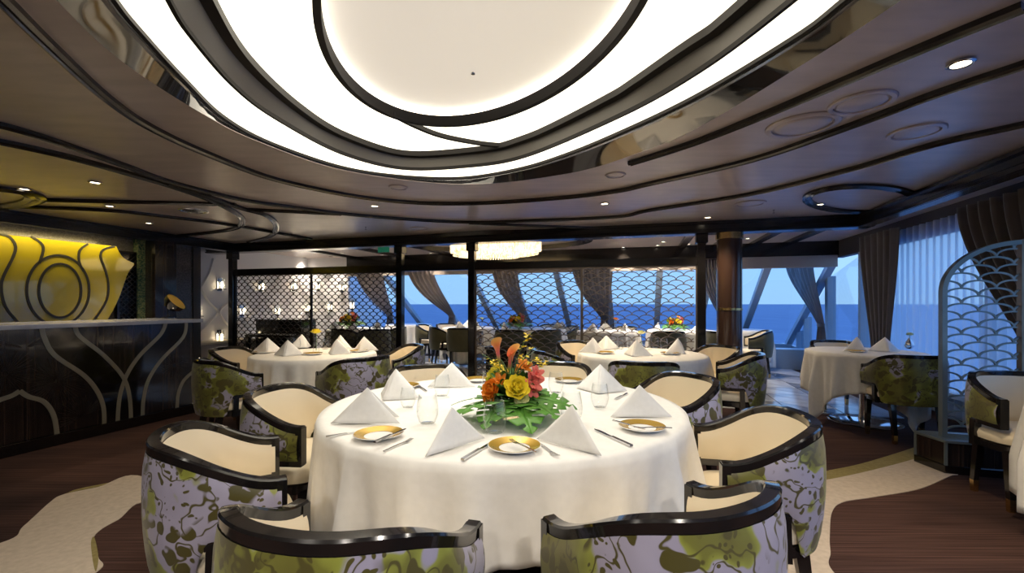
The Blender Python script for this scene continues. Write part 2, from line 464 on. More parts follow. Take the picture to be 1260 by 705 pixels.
# ---- ceiling with the oval opening
def zlist(pts, z): return [at_z(px, py, z) for px, py in pts]
Z1, Z2, Z3 = 2.415, 2.53, 2.545
def loop(pts, z, rear): return spline([Vector((p.x, p.y, 0)) for p in zlist(pts, z)] + [Vector((a, b, 0)) for a, b in rear], 10, True)
C_OUT = loop([(70, 0), (150, 75), (243, 136), (317, 174), (430, 211), (570, 227), (700, 213), (790, 186), (860, 156), (989, 78), (1108, 0)], ZC,
             [(1.44, 1.1), (1.3, .6), (.95, .2), (.4, -.03), (-.15, 0), (-.65, .25), (-1.1, .6), (-1.45, 1.1)])
C_R1 = loop([(130, 0), (170, 47), (221, 100), (272, 147), (332, 179), (420, 208), (494, 219), (570, 221), (640, 210), (700, 192), (770, 164), (860, 122), (985, 49), (1051, 0)], Z1,
            [(1.36, 1.2), (1.25, .7), (.92, .32), (.4, .12), (-.12, .18), (-.6, .42), (-1.03, .8), (-1.36, 1.28)])
C_R2 = loop([(208, 0), (238, 47), (289, 106), (340, 145), (420, 188), (494, 207), (570, 205), (643, 193), (761, 143), (860, 87), (975, 0)], Z1,
            [(1.13, 1.3), (1.1, .95), (.9, .62), (.5, .42), (0, .42), (-.45, .6), (-.82, .9), (-1.12, 1.3)])
C_M = loop([(249, 0), (298, 74), (362, 132), (420, 167), (494, 190), (570, 190), (620, 181), (723, 141), (860, 53), (944, 0)], Z2,
           [(1.12, 1.45), (1.08, 1.05), (.88, .76), (.5, .58), (0, .58), (-.45, .75), (-.85, 1.05), (-1.13, 1.45)])
C_I = [Vector((-.207 + 1.09 * .41 * cos(a) + .673 * .912 * sin(a), 2.153 - 1.09 * .912 * cos(a) + .673 * .41 * sin(a), 0)) for a in [2 * pi * k / 96 for k in range(96)]]
def ring_face(name, outer, inner, z, m, parent, thick=.01):
    bm = bmesh.new(); es = []
    for lp in ([outer] if inner is None else [outer, inner]):
        vs = [bm.verts.new((p[0], p[1], z)) for p in lp]
        es += [bm.edges.new((vs[i], vs[(i + 1) % len(vs)])) for i in range(len(vs))]
    bmesh.ops.triangle_fill(bm, edges=es, use_beauty=True)
    r = bmesh.ops.extrude_face_region(bm, geom=bm.faces[:])
    for g in r['geom']:
        if isinstance(g, bmesh.types.BMVert): g.co.z += thick
    bmesh.ops.recalc_face_normals(bm, faces=bm.faces)
    me = bpy.data.meshes.new(name); bm.to_mesh(me); bm.free(); me.materials.append(m)
    return link(name, me, parent)
rect = [W(UL2 - .15, VR, 0), W(UR + .15, VR, 0), W(UR + .15, VT + .1, 0), W(UL2 - .15, VT + .1, 0)]
ceiling = struct(ring_face('ceiling', rect, C_OUT, ZC, M['ceiling_suede'], None, .003))
def wall_loop(name, a, za, b, zb, m):
    mb = MB(); n = len(a)
    mb.add([(p.x, p.y, za) for p in a] + [(p.x, p.y, zb) for p in b], [(i, (i + 1) % n, n + (i + 1) % n, n + i) for i in range(n)])
    return mb.build(name, m, ceiling, 60)
def resample(lp, n=160):
    """even points by angle round the loop's middle"""
    c = Vector((-.2, 2.05, 0)); out = []
    m = len(lp)
    for k in range(n):
        a = 2 * pi * k / n; d = Vector((cos(a), sin(a), 0)); best = None
        for i in range(m):
            p, q = lp[i] - c, lp[(i + 1) % m] - c; e = q - p
            den = d.x * (-e.y) + e.x * d.y
            if abs(den) < 1e-9: continue
            t = (p.x * (-e.y) + e.x * p.y) / den; s = (d.x * p.y - d.y * p.x) / den
            if t > 0 and -1e-6 <= s <= 1 + 1e-6: best = t if best is None else max(best, t)
        out.append(c + d * (best or .1))
    return out
C_OUT, C_R1, C_R2, C_M = [resample(c) for c in (C_OUT, C_R1, C_R2, C_M)]
CC = Vector((-.2, 2.05, 0))
C_M = [CC + (m_ - CC).normalized() * min((m_ - CC).length, (r_ - CC).length - .015) for m_, r_ in zip(C_M, C_R2)]
wall_loop('coffer_fascia', C_OUT, ZC - .002, C_R1, Z1, M['mirror_black'])
ring_face('luminous_ring', [p + (p - Vector((-.2, 2.05, 0))) * .03 for p in C_R1], [p + (p - Vector((-.2, 2.05, 0))) * .004 for p in C_R2], Z1 + .02, M['coffer_glow'], ceiling)
wall_loop('coffer_band', C_R2, Z1 - .005, C_M, Z2 - .02, M['coffer_grey'])
ring_face('luminous_panel', [p + (p - Vector((-.2, 2.05, 0))) * .03 for p in C_M], C_I, Z2 + .02, M['coffer_glow'], ceiling)
# dished inner panel lit from a strip round its edge
ci = sum(C_I, Vector()) / len(C_I)
mb = MB(); nI = len(C_I)
mb.grid(lambda a, b: (lambda p: (p.x, p.y, Z3 + .075 + .05 * sin(pi / 2 * b)))((C_I[int(round(a * nI)) % nI] + (C_I[int(round(a * nI)) % nI] - ci) * .06).lerp(ci, b)), nI, 6, closed_u=True)
mb.build('luminous_dish', M['coffer_inner'], ceiling, 60)
mb = MB(); mb.sweep([Vector((p.x, p.y, Z3 + .048)) + (p - ci).normalized() * .012 for p in C_I], [(-.006, -.004), (.006, -.004), (.006, .004), (-.006, .004)], closed=True)
mb.build('light_strip', M['cove_strip'], ceiling, 0)
def trim(name, pts, w, h, z, m=M['coffer_black'], closed=False):
    mb = MB(); mb.sweep([Vector((p.x, p.y, z)) for p in pts], [(-w / 2, -h), (w / 2, -h), (w / 2, h), (-w / 2, h)], closed=closed)
    return mb.build(name, m, ceiling, 30)
trim('coffer_trim', C_I, .035, .035, Z3 + .005, closed=True)
trim('coffer_trim', C_R1, .022, .012, Z1 + .004, M['steel'], True)
trim('coffer_trim', [p - (p - Vector((-.2, 2.05, 0))).normalized() * .025 for p in C_R1], .02, .012, Z1 + .012, closed=True)
trim('coffer_trim', C_R2, .018, .012, Z1, closed=True)
trim('coffer_trim', [p - (p - Vector((-.2, 2.05, 0))).normalized() * .01 for p in C_M], .085, .022, Z2, closed=True)
trim('coffer_trim', spline(zlist([(483, 141), (510, 155), (544, 168), (590, 177), (622, 180)], Z2), 8), .03, .015, Z2 + .005)
# ---- black mouldings running across the ceiling
mould = [
 ([(-40, -45), (8, 0), (55, 47), (128, 115), (183, 153), (255, 187), (340, 219), (439, 240), (518, 248), (597, 248), (697, 241), (760, 233), (800, 224), (923, 195), (1047, 152), (1150, 113), (1260, 76), (1330, 50)], .055),
 ([(775, 199), (810, 188), (860, 171), (923, 146), (1047, 93), (1150, 49), (1260, 4)], .055),
 ([(-60, 140), (0, 151), (64, 170), (149, 200), (213, 223), (298, 244), (359, 253), (419, 261), (498, 268), (577, 272), (657, 270), (760, 265), (800, 257), (923, 237), (1047, 206), (1150, 175), (1260, 150), (1330, 132)], .055),
 ([(577, 273), (670, 277), (760, 279), (903, 275), (1040, 266)], .05),
 ([(-60, 162), (0, 172), (85, 191), (170, 215), (213, 228), (255, 243), (289, 260), (298, 271), (285, 281), (221, 289), (190, 290)], .075),
 ([(204, 224), (255, 240), (298, 255), (328, 264), (340, 277), (332, 290), (306, 297)], .075),
 ([(45, 244), (128, 246), (255, 249), (290, 250)], .06),
 ([(0, 252), (128, 257), (213, 266), (294, 277), (383, 293)], .06),
 ([(300, 256), (345, 258), (420, 262)], .05),
]
for pts, w in mould:
    path = spline(zlist(pts, ZC), 6); w2 = w / 2
    mb = MB(); mb.sweep([p - Vector((0, 0, .012)) for p in path], [(-w2, -.012), (-w2 * .4, -.022), (-w2 * .1, -.010), (w2 * .3, -.010), (w2 * .5, -.022), (w2, -.012), (w2, .013), (-w2, .013)])
    mb.build('ceiling_molding', M['black_trim'], ceiling, 30)
def oval(cx, cy, rx, ry, n=40, a0=0, a1=2 * pi): return [(cx + rx * cos(a0 + (a1 - a0) * k / n), cy + ry * sin(a0 + (a1 - a0) * k / n)) for k in range(n + 1)]
for pts, w in ((oval(1059, 243, 66, 16), .085), (oval(-42, 242, 86, 13), .16)):
    path = zlist(pts, ZC)[:-1]
    mb = MB(); mb.sweep([p - Vector((0, 0, .012)) for p in path], [(-w / 2, -.012), (-w * .2, -.026), (0, -.012), (w * .25, -.026), (w / 2, -.012), (w / 2, .013), (-w / 2, .013)], closed=True)
    mb.build('ceiling_molding', M['black_trim'], ceiling, 30)
# dark cross beams over the far room
for u0 in (-6.4, -5.2, -4.0, -2.8, .75, 1.35, 1.95, 2.5):
    ubox(u0 - .06, u0 + .06, VP + .1, VT - .02, ZC - .05, ZC + .01).build('cross_beam', M['black_trim'], ceiling, 0)
# oval recess trim round the chandelier
chc = at_y(609, 300, 7.75); chc.z = 0
mb = MB(); mb.sweep([chc + U * (1.62 * cos(2 * pi * k / 64)) + V * (.98 * sin(2 * pi * k / 64)) + Vector((0, 0, ZC - .03)) for k in range(64)], [(-.09, -.05), (.05, -.03), (.09, .035), (-.09, .035)], closed=True)
mb.build('ceiling_molding', M['black_trim'], ceiling, 40)

# ---- partition: beam, posts, transom
def pt_on(px): p = on_line(px, W(0, VP), U); return p.dot(U)
beam = struct(ubox(UL2, UB + .15, VP - .10, VP + .10, 2.19, ZC + .005).build('trim_1', M['black_trim'], smooth=0))
for zz, d in ((2.205, .125), (2.25, .115), (2.32, .13)):
    ubox(UL2, UB + .15, VP - d, VP + d, zz - .012, zz + .012).build('beam_molding', M['black_trim'], beam, 0)
pelmet = struct(ubox(UB, UB + .12, VR, VP, 2.19, ZC + .005).build('trim_2', M['black_trim'], smooth=0))
for zz, d in ((2.205, .02), (2.25, .01), (2.32, .035)):
    ubox(UB - d, UB, VR, VP - .1, zz - .012, zz + .012).build('beam_molding', M['black_trim'], pelmet, 0)
barbeam = struct(ubox(UL - .02, UL + .14, VR, VP - .1, 2.20, ZC + .005).build('trim_3', M['black_trim'], smooth=0))
for zz, d in ((2.215, .02), (2.26, .01), (2.32, .035)):
    ubox(UL + .14, UL + .14 + d, VR, VP - .1, zz - .012, zz + .012).build('beam_molding', M['black_trim'], barbeam, 0)
POST = [pt_on(x) for x in (286.5, 492.5, 581, 863)]
PLAB = ['slim black square post left of the scallop screens beside the white wall', 'slim black square post between the fine lattice and the open passage',
        'slim black square post behind the wine cooler stand', 'slim black square post next to the round brown column']
for u0, lb in zip(POST, PLAB):
    t = thing('partition_post', lb, 'post', W(u0, VP, 0), -TH, 'black partition posts')
    mb = MB(); mb.box((0, 0, 1.095), (.105, .105, 2.19)); mb.build('shaft', M['lacquer'], t, 0, bevel=.006)
    mb = MB(); mb.box((0, 0, 2.13), (.15, .15, .118)); mb.build('capital', M['black_trim'], t, 0, bevel=.005)
    mb = MB(); mb.box((0, 0, .05), (.13, .13, .1)); mb.build('base', M['black_trim'], t, 0, bevel=.005)
for k in range(3):
    struct(ubox(POST[k] + .053, POST[k + 1] - .053, VP - .04, VP + .04, 1.78, 1.885).build('trim_%d' % (4 + k), M['black_trim'], smooth=0))
# ---- scalloped lattice screens
def scallop(mb, x0, x1, z0, z1, cw, rp, bw, bd, inside=None, seg=8):
    """fish-scale arcs standing in the local x-z plane"""
    nrow = int((z1 - z0) / rp) + 1
    for r in range(nrow):
        off = 0 if r % 2 == 0 else cw / 2
        nc = int((x1 - x0) / cw) + 2
        for c in range(-1, nc):
            cx = x0 + off + c * cw + cw / 2; zb = z0 + r * rp
            pts = []
            for k in range(seg + 1):
                a = pi * k / seg; x = cx - cw / 2 * cos(a) ; z = zb + rp * sin(a) ** .9
                pts.append(Vector((x, 0, z)))
            run = []
            for p in pts + [None]:
                ok = p is not None and x0 - 1e-4 <= p.x <= x1 + 1e-4 and p.z <= z1 and (inside is None or inside(p.x, p.z))
                if ok: run.append(p)
                else:
                    if len(run) > 1: mb.sweep(run, [(-bd / 2, -bw / 2), (bd / 2, -bw / 2), (bd / 2, bw / 2), (-bd / 2, bw / 2)], up=(0, 0, 1) if False else (0, 1e-3, 1))
                    run = []
def screen(name, label, u0, u1, cw, rp, bw, m, mf, z0=.06, z1=1.78):
    w = u1 - u0
    t = thing(name, label, 'screen', W((u0 + u1) / 2, VP, 0), -TH, 'scallop lattice screens of the partition')
    mb = MB(); f = .018
    for x in (-w / 2 + f / 2, w / 2 - f / 2): mb.box((x, 0, (z0 + z1) / 2), (f, .03, z1 - z0))
    mb.box((0, 0, z0 + f / 2), (w - 2 * f, .03, f)); mb.box((0, 0, z1 - f / 2), (w - 2 * f, .03, f))
    mb.build('frame', mf, t, 0)
    mb = MB(); scallop(mb, -w / 2 + f, w / 2 - f, z0 + f, z1 - f, cw, rp, bw, .014)
    mb.build('lattice', m, t, 30)
    return t
m1 = pt_on(383); m2 = pt_on(716)
screen('lattice_screen', 'fine dark scallop lattice screen with the black piano behind it', POST[0] + .053, m1, .135, .058, .010, M['fine_lattice'], M['fine_lattice'])
screen('lattice_screen', 'fine dark scallop lattice screen ending at the open passage', m1, POST[1] - .053, .135, .058, .010, M['fine_lattice'], M['fine_lattice'])
screen('lattice_screen', 'wide bronze scallop lattice screen behind the tall flower arrangement', POST[2] + .053, m2, .195, .060, .011, M['bronze_lattice'], M['bronze_lattice'])
screen('lattice_screen', 'wide bronze scallop lattice screen beside the round brown column', m2, POST[3] - .053, .195, .060, .011, M['bronze_lattice'], M['bronze_lattice'])
# ---- round column
cu = pt_on(897)
t = thing('round_column', 'round dark brown column with brass collars', 'column', W(cu, VP - .02, 0))
mat('column_lacquer', (.055, .030, .022), .22, coat=.4)
mb = MB(); mb.lathe([(.155, 0), (.155, 2.19)], 40); mb.build('shaft', M['column_lacquer'], t, 50)
mb = MB(); mb.lathe([(.155, 2.10), (.168, 2.105), (.168, 2.185), (.155, 2.19)], 40, caps=False); mb.build('brass_collar', M['brass'], t, 30)
mb = MB(); mb.lathe([(.155, 1.165), (.161, 1.168), (.161, 1.195), (.155, 1.198)], 40, caps=False); mb.build('brass_band', M['brass'], t, 30)
mb = MB(); mb.lathe([(.155, 0), (.175, 0), (.175, .09), (.155, .1)], 40); mb.build('plinth', M['black_trim'], t, 30)

# ---- walls
struct(ubox(UL - .12, UL - .02, VR, 5.9, 0, ZC + .02).build('wall_left', M['mosaic_grey'], smooth=0))
padwall = struct(ubox(UL2 - .1, UL2, 5.6, 12.3, 0, ZC + .02).build('wall_far_left', M['pad_white'], smooth=0))
struct(ubox(UL2 - .1, UL, 5.75, 5.85, 0, ZC + .02).build('wall_return', M['wall_dark'], smooth=0))
struct(ubox(UL - .1, UR + .1, VR - .1, VR, 0, ZC + .02).build('wall_rear', M['wall_dark'], smooth=0))
# raised white moulding ribbons on the padded wall
def padpt(px, py): return on_plane(px, py, W(UL2, 0, 0), U)
for curve in ([(224, 322), (229, 335), (236, 348), (230, 362), (221, 374)], [(238, 318), (240, 335), (246, 352), (256, 370), (268, 384), (256, 398), (240, 413)],
              [(262, 318), (257, 335), (249, 350), (240, 366), (226, 383)], [(281, 372), (270, 384), (281, 400)], [(300, 340), (310, 355), (322, 370), (312, 384), (300, 398)],
              [(345, 340), (335, 356), (326, 370), (336, 386), (346, 398)], [(366, 342), (372, 356), (380, 369), (373, 382), (364, 394)], [(404, 345), (396, 358), (388, 369), (396, 382), (404, 392)]):
    mb = MB(); mb.sweep(spline([padpt(*p) + U * .012 for p in curve], 5), [(-.02, -.03), (.015, 0), (-.02, .03)], up=tuple(V))
    mb.build('wall_ribbon', M['pad_white'], padwall, 30)
# ---- right window wall: posts, sill, head, panes
rw = struct(ubox(UR, UR + .12, VR, 12.3, 0, .30).build('wall_right', M['window_frame'], smooth=0))
struct(ubox(UR, UR + .12, VR, VT + .1, 2.06, ZC + .02).build('wall_right_head', M['wall_dark'], smooth=0))
ubox(UR - .16, UR, VR, 9.6, .26, .31).build('window_sill', M['window_frame'], rw, 0)
def rwv(px): p = on_line(px, W(UR, 0), V); return p.dot(V)
posts = [-3.5, -2.2, -.9, .4, 1.7, 3.0, 4.3, 5.5, rwv(1060) , rwv(1019), rwv(982), 10.6, 11.8]
wi = 1
for k, v0 in enumerate(posts):
    w = .13 if k in (9,) else .07
    zt = 2.06 if v0 < VT else max(.35, ZT - (v0 - VT) / RK)
    ubox(UR - .03, UR + .1, v0 - w / 2, v0 + w / 2, .30, zt).build('window_post', M['window_frame'], rw, 0)
for k in range(len(posts) - 1):
    a, b = posts[k], posts[k + 1]
    za, zb = [2.06 if v < VT else max(.32, ZT - (v - VT) / RK) for v in (a, b)]
    pts = [W(UR + .05, a, .30), W(UR + .05, b, .30), W(UR + .05, b, zb), W(UR + .05, a, za)]
    o = struct(quad('window_%d' % wi, pts, M['window_glass'], None, .006)); wi += 1
# ---- raked front windows
UF0, UF1 = on_plane(438, 345, W(0, VT, ZT), RN).dot(U), UR
farwall = struct(ubox(UL2, UF0, VT, VT + .08, 0, ZC).build('wall_far', M['pad_white'], smooth=0))
front = struct(quad('wall_front', [W(UF0, VT + RK * (ZT - .34), 0), W(UF1, VT + RK * (ZT - .34), 0), raked(UF1, .34), raked(UF0, .34)], M['window_frame'], None, .1))
head = struct(ubox(UF0, UF1, VT - .02, VT + .12, 1.90, ZC).build('wall_front_head', M['soffit_cream'], smooth=0))
ubox(UF0, UF1, VT - .06, VT - .02, 2.10, ZC).build('beam_molding', M['black_trim'], head, 0)
mus = [on_plane(px, 345, W(0, VT, ZT), RN).dot(U) for px in (478, 529, 583, 632, 687, 748, 811, 872, 938)]
for u0 in mus + [UF1 - .05]:
    mb = MB(); mb.bar(raked(u0, 1.95), raked(u0, .33), .12, .10, up=tuple(RN)); mb.build('mullion', M['window_frame'], head, 0)
us = [UF0] + mus + [UF1 - .05]
for a, b in zip(us[:-1], us[1:]):
    struct(quad('window_%d' % wi, [raked(a, .34), raked(b, .34), raked(b, 1.92), raked(a, 1.92)], M['window_glass'], None, .006)); wi += 1
ubox(-3.0, UR - .2, VT + .6, VT + .95, 0, .38).build('window_ledge', M['window_frame'], front, 0)
# ---- the sea
mb = MB(); mb.grid(lambda a, b: (-30000 + 60000 * a, -200 + 40000 * b * b, -26), 24, 24)
sea = mb.build('sea', M['sea'], None, 0); sea['kind'] = 'structure'
# ================================================================== CHAIRS
HW, YT, YB, YS = .265, .20, -.185, .03          # half width, arm tip, back, start of the curve
def ucurve(s, off=0.0):
    """plan of the barrel back, s from 0 (left arm tip) to 1 (right arm tip); off > 0 is outwards"""
    arm = YT - YS; q = 2.15
    L = arm; Lb = .78; tot = 2 * L + Lb; d = s * tot
    h = HW + off; bk = YS - YB + off
    if d < L: return Vector((-h, YT - d, 0))
    if d > L + Lb: return Vector((h, YS + (d - L - Lb), 0))
    a = pi * (d - L) / Lb; c, n = cos(a), sin(a)
    return Vector((-h * (abs(c) ** (2 / q)) * (1 if c > 0 else -1), YS - bk * (abs(n) ** (2 / q)), 0))
def zrail(y): return .675 + .125 * smoothstep((YT - .02 - y) / .34)
NS = 44
def make_chair(name, outer, legs_tip=True):
    t = thing(name, 'x', 'armchair')
    ss = [k / NS for k in range(NS + 1)]
    # top rail
    mb = MB()
    path = []
    for s in ss:
        p = ucurve(s); p.z = zrail(p.y); path.append(p)
    mb.sweep(path, [(-.018, -.034), (.018, -.034), (.020, -.004), (.016, .002), (-.016, .002), (-.020, -.004)])
    for s0, sg in ((0, -1), (1, 1)):
        p = ucurve(s0)
        mb.box((p.x, p.y - .012, (.50 + .665) / 2), (.046, .030, .175))
        arm = [ucurve(s0 + (-sg) * k * .02 * 1.0) + Vector((0, 0, .505)) for k in range(11)]
        mb.sweep(arm, [(-.022, -.014), (.022, -.014), (.022, .014), (-.022, .014)])
    mb.build('back_frame', M['lacquer'], t, 35)
    # outer upholstery
    def zlo(s):
        e = min(s, 1 - s)
        return .512 if e < .195 else .512 - .16 * smoothstep((e - .195) / .05)
    mb = MB()
    def outp(a, b):
        s = .012 + .976 * a; lo = zlo(s); p0 = ucurve(s); hi = zrail(p0.y) - .030
        bul = .020 * sin(pi * b) ** .6 if 0 < b < 1 else 0
        back = smoothstep((min(s, 1 - s) - .19) / .1)
        p = ucurve(s, .020 + bul * .7 - .016 * back * (1 - b) ** 2)
        return Vector((p.x, p.y, lo + (hi - lo) * b))
    mb.grid(outp, NS, 8); mb.build('outer_upholstery', outer, t, 60)
    # inner upholstery
    mb = MB()
    def inp(a, b):
        s = .012 + .976 * a; e = min(s, 1 - s)
        lo = .52 if e < .195 else .52 - .10 * smoothstep((e - .195) / .05)
        p0 = ucurve(s); hi = zrail(p0.y) - .030
        p = ucurve(s, -.020 - .012 * sin(pi * b) ** .6)
        return Vector((p.x, p.y, lo + (hi - lo) * b))
    mb.grid(inp, NS, 6); mb.build('inner_upholstery', M['cream_leather'], t, 60)
    # seat cushion and rail
    def seat_outline(k, inset, n=40):
        a = 2 * pi * k / n; c, s_ = cos(a), sin(a); q = 3.6 if s_ >= 0 else 2.15
        x = (HW + .004 - inset) * abs(c) ** (2 / q) * (1 if c >= 0 else -1)
        y = YS + ((.245 - YS - inset) if s_ >= 0 else (YB - YS + .004 + inset)) * abs(s_) ** (2 / q)
        return x, y
    mb = MB()
    prof = [(.03, .392), (.0, .40), (-.006, .43), (.004, .455), (.03, .472), (.09, .481), (.20, .485)]
    rings = len(prof); n = 40
    vs = [(*seat_outline(k, i), z) for i, z in prof for k in range(n)]
    fs = [(r * n + k, r * n + (k + 1) % n, (r + 1) * n + (k + 1) % n, (r + 1) * n + k) for r in range(rings - 1) for k in range(n)]
    fs += [tuple(range((rings - 1) * n, rings * n)), tuple(reversed(range(n)))]
    mb.add(vs, fs); mb.build('seat', M['cream_leather'], t, 50)
    mb = MB()
    vs = [(*seat_outline(k, i), z) for i, z in ((.012, .345), (.0, .35), (.0, .388), (.012, .393)) for k in range(n)]
    fs = [(r * n + k, r * n + (k + 1) % n, (r + 1) * n + (k + 1) % n, (r + 1) * n + k) for r in range(3) for k in range(n)]
    fs += [tuple(range(3 * n, 4 * n)), tuple(reversed(range(n)))]
    mb.add(vs, fs); mb.build('seat_rail', M['lacquer'], t, 35)
    # legs
    for sx in (-1, 1):
        for front in (1, 0):
            x = sx * (.228 if front else .185); y0, y1 = (.185, .195) if front else (-.085, -.125)
            mb = MB(); w0, w1 = .046, .030
            if front: mb.add(*taper((x, y0, .36), (x, y1, .075), w0, w1))
            else:
                mb.add(*taper((x, y0, .36), (x, y1, .075), w0, w1))
            lg = mb.build('leg', M['lacquer'], t, 0)
            mb = MB(); mb.add(*taper((x, y1, .077), (x, y1, 0), w1 + .002, w1 - .002)); mb.build('leg_tip', M['brass'], lg, 0)
        # side post between seat rail and arm
        mb = MB(); x = sx * (HW + .004); mb.add(*taper((x, .0, .51), (x, -.005, .345), .040, .040)); mb.build('arm_post', M['lacquer'], t, 0)
    return t
def taper(a, b, wa, wb):
    a = Vector(a); b = Vector(b); vs = []
    for c, w in ((a, wa / 2), (b, wb / 2)): vs += [c + Vector((i * w, j * w, 0)) for j in (-1, 1) for i in (-1, 1)]
    return vs, [(0, 2, 3, 1), (4, 5, 7, 6), (0, 1, 5, 4), (2, 6, 7, 3), (0, 4, 6, 2), (1, 3, 7, 5)]
chair0 = make_chair('tub_armchair', M['floral_silk']); freeze(chair0)
chair1 = make_chair('tub_armchair', M['olive_velvet']); freeze(chair1)
used = set()
def place(proto, x, y, back_deg, label, group):
    """x, y: floor point below the middle of the chair; back_deg: direction its back points to"""
    rz = radians(back_deg + 90)
    if proto.name not in used:
        used.add(proto.name); c = proto; c.location = (x, y, 0); c.rotation_euler = (0, 0, rz)
        c['label'] = label; c['group'] = group; return c
    return dup(proto, (x, y, 0), rz, label, group)
def by_tips(xa, ya, back_deg, label, group, proto=chair0):
    """placed by the middle of its two arm tips"""
    d = Vector((cos(radians(back_deg)), sin(radians(back_deg)))); p = Vector((xa, ya)) + d * YT
    return place(proto, p.x, p.y, back_deg, label, group)

# ================================================================== TABLES
def make_table(name, label, c, R, drop, cloth_label, zt=.75, rot=0.0, group='round dining tables', seed=1, hem=.06, corner=.95):
    cx, cy = c
    t = thing(name, label, 'table', (cx, cy, 0), 0, group)
    mb = MB(); mb.lathe([(0, zt - .035), (R - .02, zt - .035), (R - .012, zt - .028), (R - .012, zt - .008), (R - .02, zt - .004), (0, zt - .004)], 48); mb.build('tabletop', M['dark_metal'], t, 40)
    mb = MB(); mb.lathe([(.055, .03), (.045, .1), (.045, zt - .1), (.09, zt - .035)], 24); mb.build('column', M['chrome'], t, 40)
    mb = MB(); rb = min(.42, R * .62); mb.lathe([(0, 0), (rb, 0), (rb, .012), (rb - .02, .02), (.08, .03), (0, .03)], 40); mb.build('base', M['chrome'], t, 40)
    rnd = random.Random(seed); ph = [rnd.uniform(0, 6.28) for _ in range(6)]
    nf = int(12 + R * 10); S = R + drop
    n = 192; rows = [(.0, 0)] + [(r, 0) for r in (.3, .6, .8, .92, .97)]
    mb = MB()
    def dropat(a):
        b = a - rot; m = max(abs(cos(b)), abs(sin(b)))
        return min(S / m - R, (zt - hem) if corner > .9 else (zt - hem) * corner)
    vs = []; fs = []
    rr = [0.0001, .35, .7, .9, .97]
    for q in rr: vs += [(cx + q * R * cos(2 * pi * k / n), cy + q * R * sin(2 * pi * k / n), zt) for k in range(n)]
    vs += [(cx + (R + .004) * cos(2 * pi * k / n), cy + (R + .004) * sin(2 * pi * k / n), zt - .006) for k in range(n)]
    nd = 14
    for j in range(1, nd + 1):
        w = j / nd
        for k in range(n):
            a = 2 * pi * k / n; D = dropat(a) ; z = zt - .006 - D * w
            rel = min(1, D * w / .35); cf = smoothstep((abs(sin(2 * (a - rot)) ) - .35) / .6)
            amp = (.034 + .012 * cf) * rel ** .9 + .008 * cf * rel * rel
            fold = .9 * (1 - 2 * abs(sin(.5 * (nf * a + ph[0] + 1.1 * sin(2 * a + ph[1])))) ** .8) + .45 * sin((nf * 1.7) // 1 * a + ph[2]) + .3 * sin(5 * a + ph[3])
            r = R + .010 + .012 * rel + amp * fold + .015 * rel * cf
            vs.append((cx + r * cos(a), cy + r * sin(a), z + .008 * sin(7 * a + ph[4]) * w))
    rows_n = len(rr) + 1 + nd
    for r in range(rows_n - 1):
        for k in range(n):
            l = (k + 1) % n; fs.append((r * n + k, r * n + l, (r + 1) * n + l, (r + 1) * n + k))
    mb.add(vs, fs)
    o = mb.build('tablecloth', M['linen'], None, 0); o.data.shade_smooth()
    md = o.modifiers.new('thickness', 'SOLIDIFY'); md.thickness = .003; md.offset = 1
    tag(o, cloth_label, 'tablecloth', 'white tablecloths')
    return t
CT = (-.04, 2.25); CR = .86; ZT_ = .7545
make_table('dining_table', 'large round dining table under the cloth with the tall flower arrangement', CT, CR, .31, 'white damask cloth draped over the large centre table', rot=radians(4), seed=3, corner=.72)
LT = (-1.98, 4.5); LR = .58
make_table('dining_table', 'round dining table with a yellow rose bud vase near the fine lattice', LT, LR, .42, 'white cloth on the table with the yellow rose near the fine lattice', rot=radians(20), seed=5, corner=.8)
RT = (1.30, 4.5); RR = .62
make_table('dining_table', 'round dining table with a pale bud vase near the round column', RT, RR, .42, 'white cloth on the table with the pale bud vase near the round column', rot=radians(40), seed=8, corner=.8)
WT = (3.72, 4.72); WR = .52
make_table('window_table', 'small round table on a mirror base beside the sheer curtain', WT, WR, .36, 'long pointed white cloth on the small table beside the sheer curtain', rot=radians(50), seed=11, corner=.99)
ET = (3.19, 2.17)
make_table('dining_table', 'round dining table half out of view beside the arched screen', ET, .44, .45, 'white cloth at the table beside the arched screen', rot=radians(10), seed=13, corner=.9)

G8 = 'floral tub chairs round the centre table'
by_tips(.338, 1.33, -64, 'floral tub chair at the centre table with mauve and olive back facing the round column', G8)
by_tips(-.357, 1.25, -104, 'floral tub chair at the centre table nearest the cream carpet swirl by the bar', G8)
by_tips(-.886, 1.72, -150, 'floral tub chair at the centre table standing on the cream carpet band towards the bar', G8)
by_tips(-.96, 2.36, 176, 'floral tub chair at the centre table with its back to the yellow rose table', G8)
by_tips(-.50, 2.98, 118, 'floral tub chair at the centre table behind the napkin with the pinched tip', G8)
by_tips(.27, 3.12, 78, 'floral tub chair at the centre table hidden mostly behind the flower arrangement', G8)
by_tips(.84, 2.72, 20, 'floral tub chair at the centre table with its back to the pale bud vase table', G8)
by_tips(.815, 1.88, -12, 'floral tub chair at the centre table on the cream carpet towards the arched screen', G8)
GL = 'floral tub chairs round the yellow rose table'
by_tips(-2.66, 4.62, 178, 'floral tub chair of the yellow rose table beside the end of the bar', GL)
by_tips(-2.30, 3.92, -130, 'floral tub chair of the yellow rose table showing its full side to the bar', GL)
by_tips(-1.48, 4.02, -42, 'floral tub chair of the yellow rose table with mauve and olive blots on its back', GL)
by_tips(-1.36, 4.80, 30, 'floral tub chair of the yellow rose table close to the open passage', GL)
GR = 'floral tub chairs round the pale bud vase table'
by_tips(1.12, 3.84, -104, 'floral tub chair of the pale bud vase table with its back to the centre table', GR)
by_tips(1.92, 4.20, -24, 'floral tub chair of the pale bud vase table standing before the marble floor', GR)
by_tips(2.0, 4.75, 18, 'floral tub chair of the pale bud vase table in front of the round column', GR)
